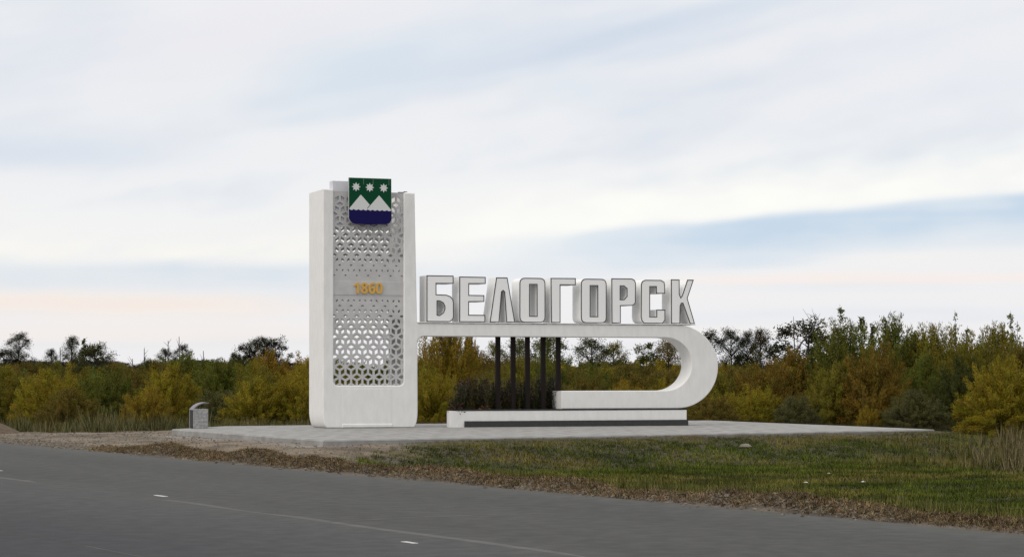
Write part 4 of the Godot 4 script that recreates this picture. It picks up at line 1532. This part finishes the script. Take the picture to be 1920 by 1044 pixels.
func clod(seed_: int) -> ArrayMesh:
	var st := start()
	var v := []
	for i in 12:
		var a := TAU * (i % 6) / 6.0 + (0.5 if i > 5 else 0.0)
		v.append(Vector3(cos(a), 0.1 if i < 6 else 0.6, sin(a)) * Vector3(1.0 if i < 6 else 0.6, 1, 1.0 if i < 6 else 0.6) + rnd3(0.16))
	var top := Vector3(0.05, 0.8, 0)
	for i in 6:
		var j := (i + 1) % 6
		for t in [[v[i], v[j], v[6 + i]], [v[j], v[6 + j], v[6 + i]], [v[6 + i], v[6 + j], top]]:
			var a: Vector3 = t[0]
			var b: Vector3 = t[1]
			var c: Vector3 = t[2]
			var n := (c - a).cross(b - a).normalized()
			if n.dot((a + b + c) / 3.0 - Vector3(0, 0.2, 0)) < 0.0:
				n = -n
			tri(st, a, b, c, n)
	return st.commit()

func make_rubble() -> void:
	var where := []
	var tint := []
	for i in 26000:
		var q := rng.randf_range(20.0, 66.0)
		var p := 15.75 + absf(rng.randfn(0.0, 0.42))
		var s := rng.randf_range(0.008, 0.026) * (1.7 if rng.randf() < 0.05 else 1.0)
		var g := rng.randf_range(0.05, 0.20)
		var kind := rng.randf()
		if kind < 0.30 and q > 39.0:
			p = rng.randf_range(15.8, 21.5)
		elif kind > 0.8:
			p = 16.1 + rng.randfn(0.0, 0.25)
			s *= 1.25
		var at := M_DIR * p + R_DIR * q
		if pad_distance(at.x, at.z) < 0.05:
			continue
		at.y = ground_y(at.x, at.z) if p > 15.62 else -0.25
		where.append(Transform3D(Basis(Vector3.UP, rng.randf() * TAU) * s, at))
		tint.append(Color(g, g * 0.84, g * 0.66))
	var m := mat(Color(1, 1, 1), 0.95)
	m.vertex_color_use_as_albedo = true
	var o := copies("gravel", clod(1), m, where, tint)
	o.set_meta("label", "loose gravel and clods scattered along the road edge")
	o.set_meta("category", "gravel")
	# dirt mound at the left edge
	var st := start()
	var rings := 14
	var around := 30
	var grid := []
	for i in rings + 1:
		var line := []
		var t := float(i) / rings
		for k in around:
			var a := TAU * k / around
			var r := t * 1.55 * (1.0 + 0.18 * bumps.get_noise_2d(cos(a) * 60.0, sin(a) * 60.0))
			var h := 0.62 * pow(1.0 - t, 0.8) + 0.08 * bumps.get_noise_2d(cos(a) * r * 50.0 + 9.0, sin(a) * r * 50.0) * (1.0 - t * 0.6) - 0.05 * t
			line.append(Vector3(cos(a) * r, h, sin(a) * r))
		grid.append(line)
	for i in rings:
		for k in around:
			var l := (k + 1) % around
			tri(st, grid[i][k], grid[i + 1][k], grid[i + 1][l], Vector3.UP)
			tri(st, grid[i][k], grid[i + 1][l], grid[i][l], Vector3.UP)
	st.index()
	st.generate_normals()
	var mound := obj("dirt_mound", st.commit(), mat(Color(0.17, 0.115, 0.075), 0.95, noise_tex(0.04, 81, Color(0.6, 0.6, 0.6), Color(1, 1, 1), 256, 5), Vector3(0.8, 0.8, 0.8), noise_tex(0.08, 82, Color.BLACK, Color.WHITE, 256, 4, true), 3.0))
	tag(mound, "brown heap of dirt at the left edge beside the road", "dirt mound")
	mound.position = Vector3(-14.35, -0.24, -61.0)
	mound.scale = Vector3(0.85, 0.85, 0.85)
	# pale scraps and stones in the grass
	for e in [["pale_stone", "pale flat stone in the grass below the right part of the pad", "stone", 5.1, -50.0, 0.11, Color(0.19, 0.165, 0.135)], ["white_scrap", "leftmost white scrap of litter in the verge grass", "litter", 5.0, -39.0, 0.03, Color(0.7, 0.7, 0.68)], ["white_scrap", "white scrap of litter in the verge grass, nearest the right edge", "litter", 6.1, -39.8, 0.035, Color(0.7, 0.7, 0.68)], ["white_scrap", "middle and highest white scrap of litter in the verge grass", "litter", 5.95, -43.0, 0.03, Color(0.65, 0.65, 0.63)]]:
		var o2 := obj(e[0], clod(3), mat(e[6], 0.8))
		tag(o2, e[1], e[2])
		o2.position = Vector3(e[3], ground_y(e[3], e[4]) + 0.03, e[4])
		var r: float = e[5]
		o2.scale = Vector3(r * 1.3, r * 0.8, r)

# ------------------------------------------------------------------ scene

func _ready() -> void:
	rng.seed = 7
	bumps.seed = 3
	bumps.frequency = 0.01
	bumps.fractal_octaves = 3
	fine.seed = 5
	fine.frequency = 0.01
	fine.fractal_octaves = 2
	var cam := Camera3D.new()
	cam.name = "camera"
	cam.projection = Camera3D.PROJECTION_FRUSTUM
	cam.near = 0.5
	cam.far = 9000.0
	cam.size = 0.5 * 2.0 * 522.0 / 4300.0
	cam.frustum_offset = Vector2(0.0, 0.5 * 181.0 / 4300.0)
	cam.position = Vector3(0, EYE, 0)
	cam.current = true
	add_child(cam)
	var we := WorldEnvironment.new()
	we.name = "world"
	we.environment = make_sky()
	we.environment.tonemap_exposure = 1.0
	add_child(we)
	var sun := DirectionalLight3D.new()
	sun.name = "veiled_sun"
	sun.light_energy = 0.42
	sun.light_color = Color(1.0, 0.965, 0.92)
	sun.light_angular_distance = 40.0
	sun.shadow_enabled = true
	sun.look_at_from_position(Vector3(-0.55, 0.72, 0.5), Vector3.ZERO)
	add_child(sun)
	# ground, road and pad
	var gm := mat(Color(1, 1, 1), 0.95, noise_tex(0.05, 21, Color(0.62, 0.62, 0.62), Color(1, 1, 1), 512, 5), Vector3(0.7, 0.7, 0.7), noise_tex(0.09, 22, Color.BLACK, Color.WHITE, 512, 4, true), 2.5)
	gm.vertex_color_use_as_albedo = true
	make_ground(gm)
	make_road()
	make_pad()
	# the sign
	var stain := noise_tex(0.016, 91, Color(0.945, 0.941, 0.93), Color(1, 1, 1), 512, 6)
	var white := mat(Color(0.795, 0.793, 0.788), 0.85, stain, Vector3(0.7, 0.2, 0.7), noise_tex(0.05, 92, Color.BLACK, Color.WHITE, 512, 3, true), 0.25)
	make_sign(white)
	make_planter(white)
	make_bin()
	# plants
	make_plants()
	make_thicket()
	make_flowers()
	make_grass()
	make_rubble()
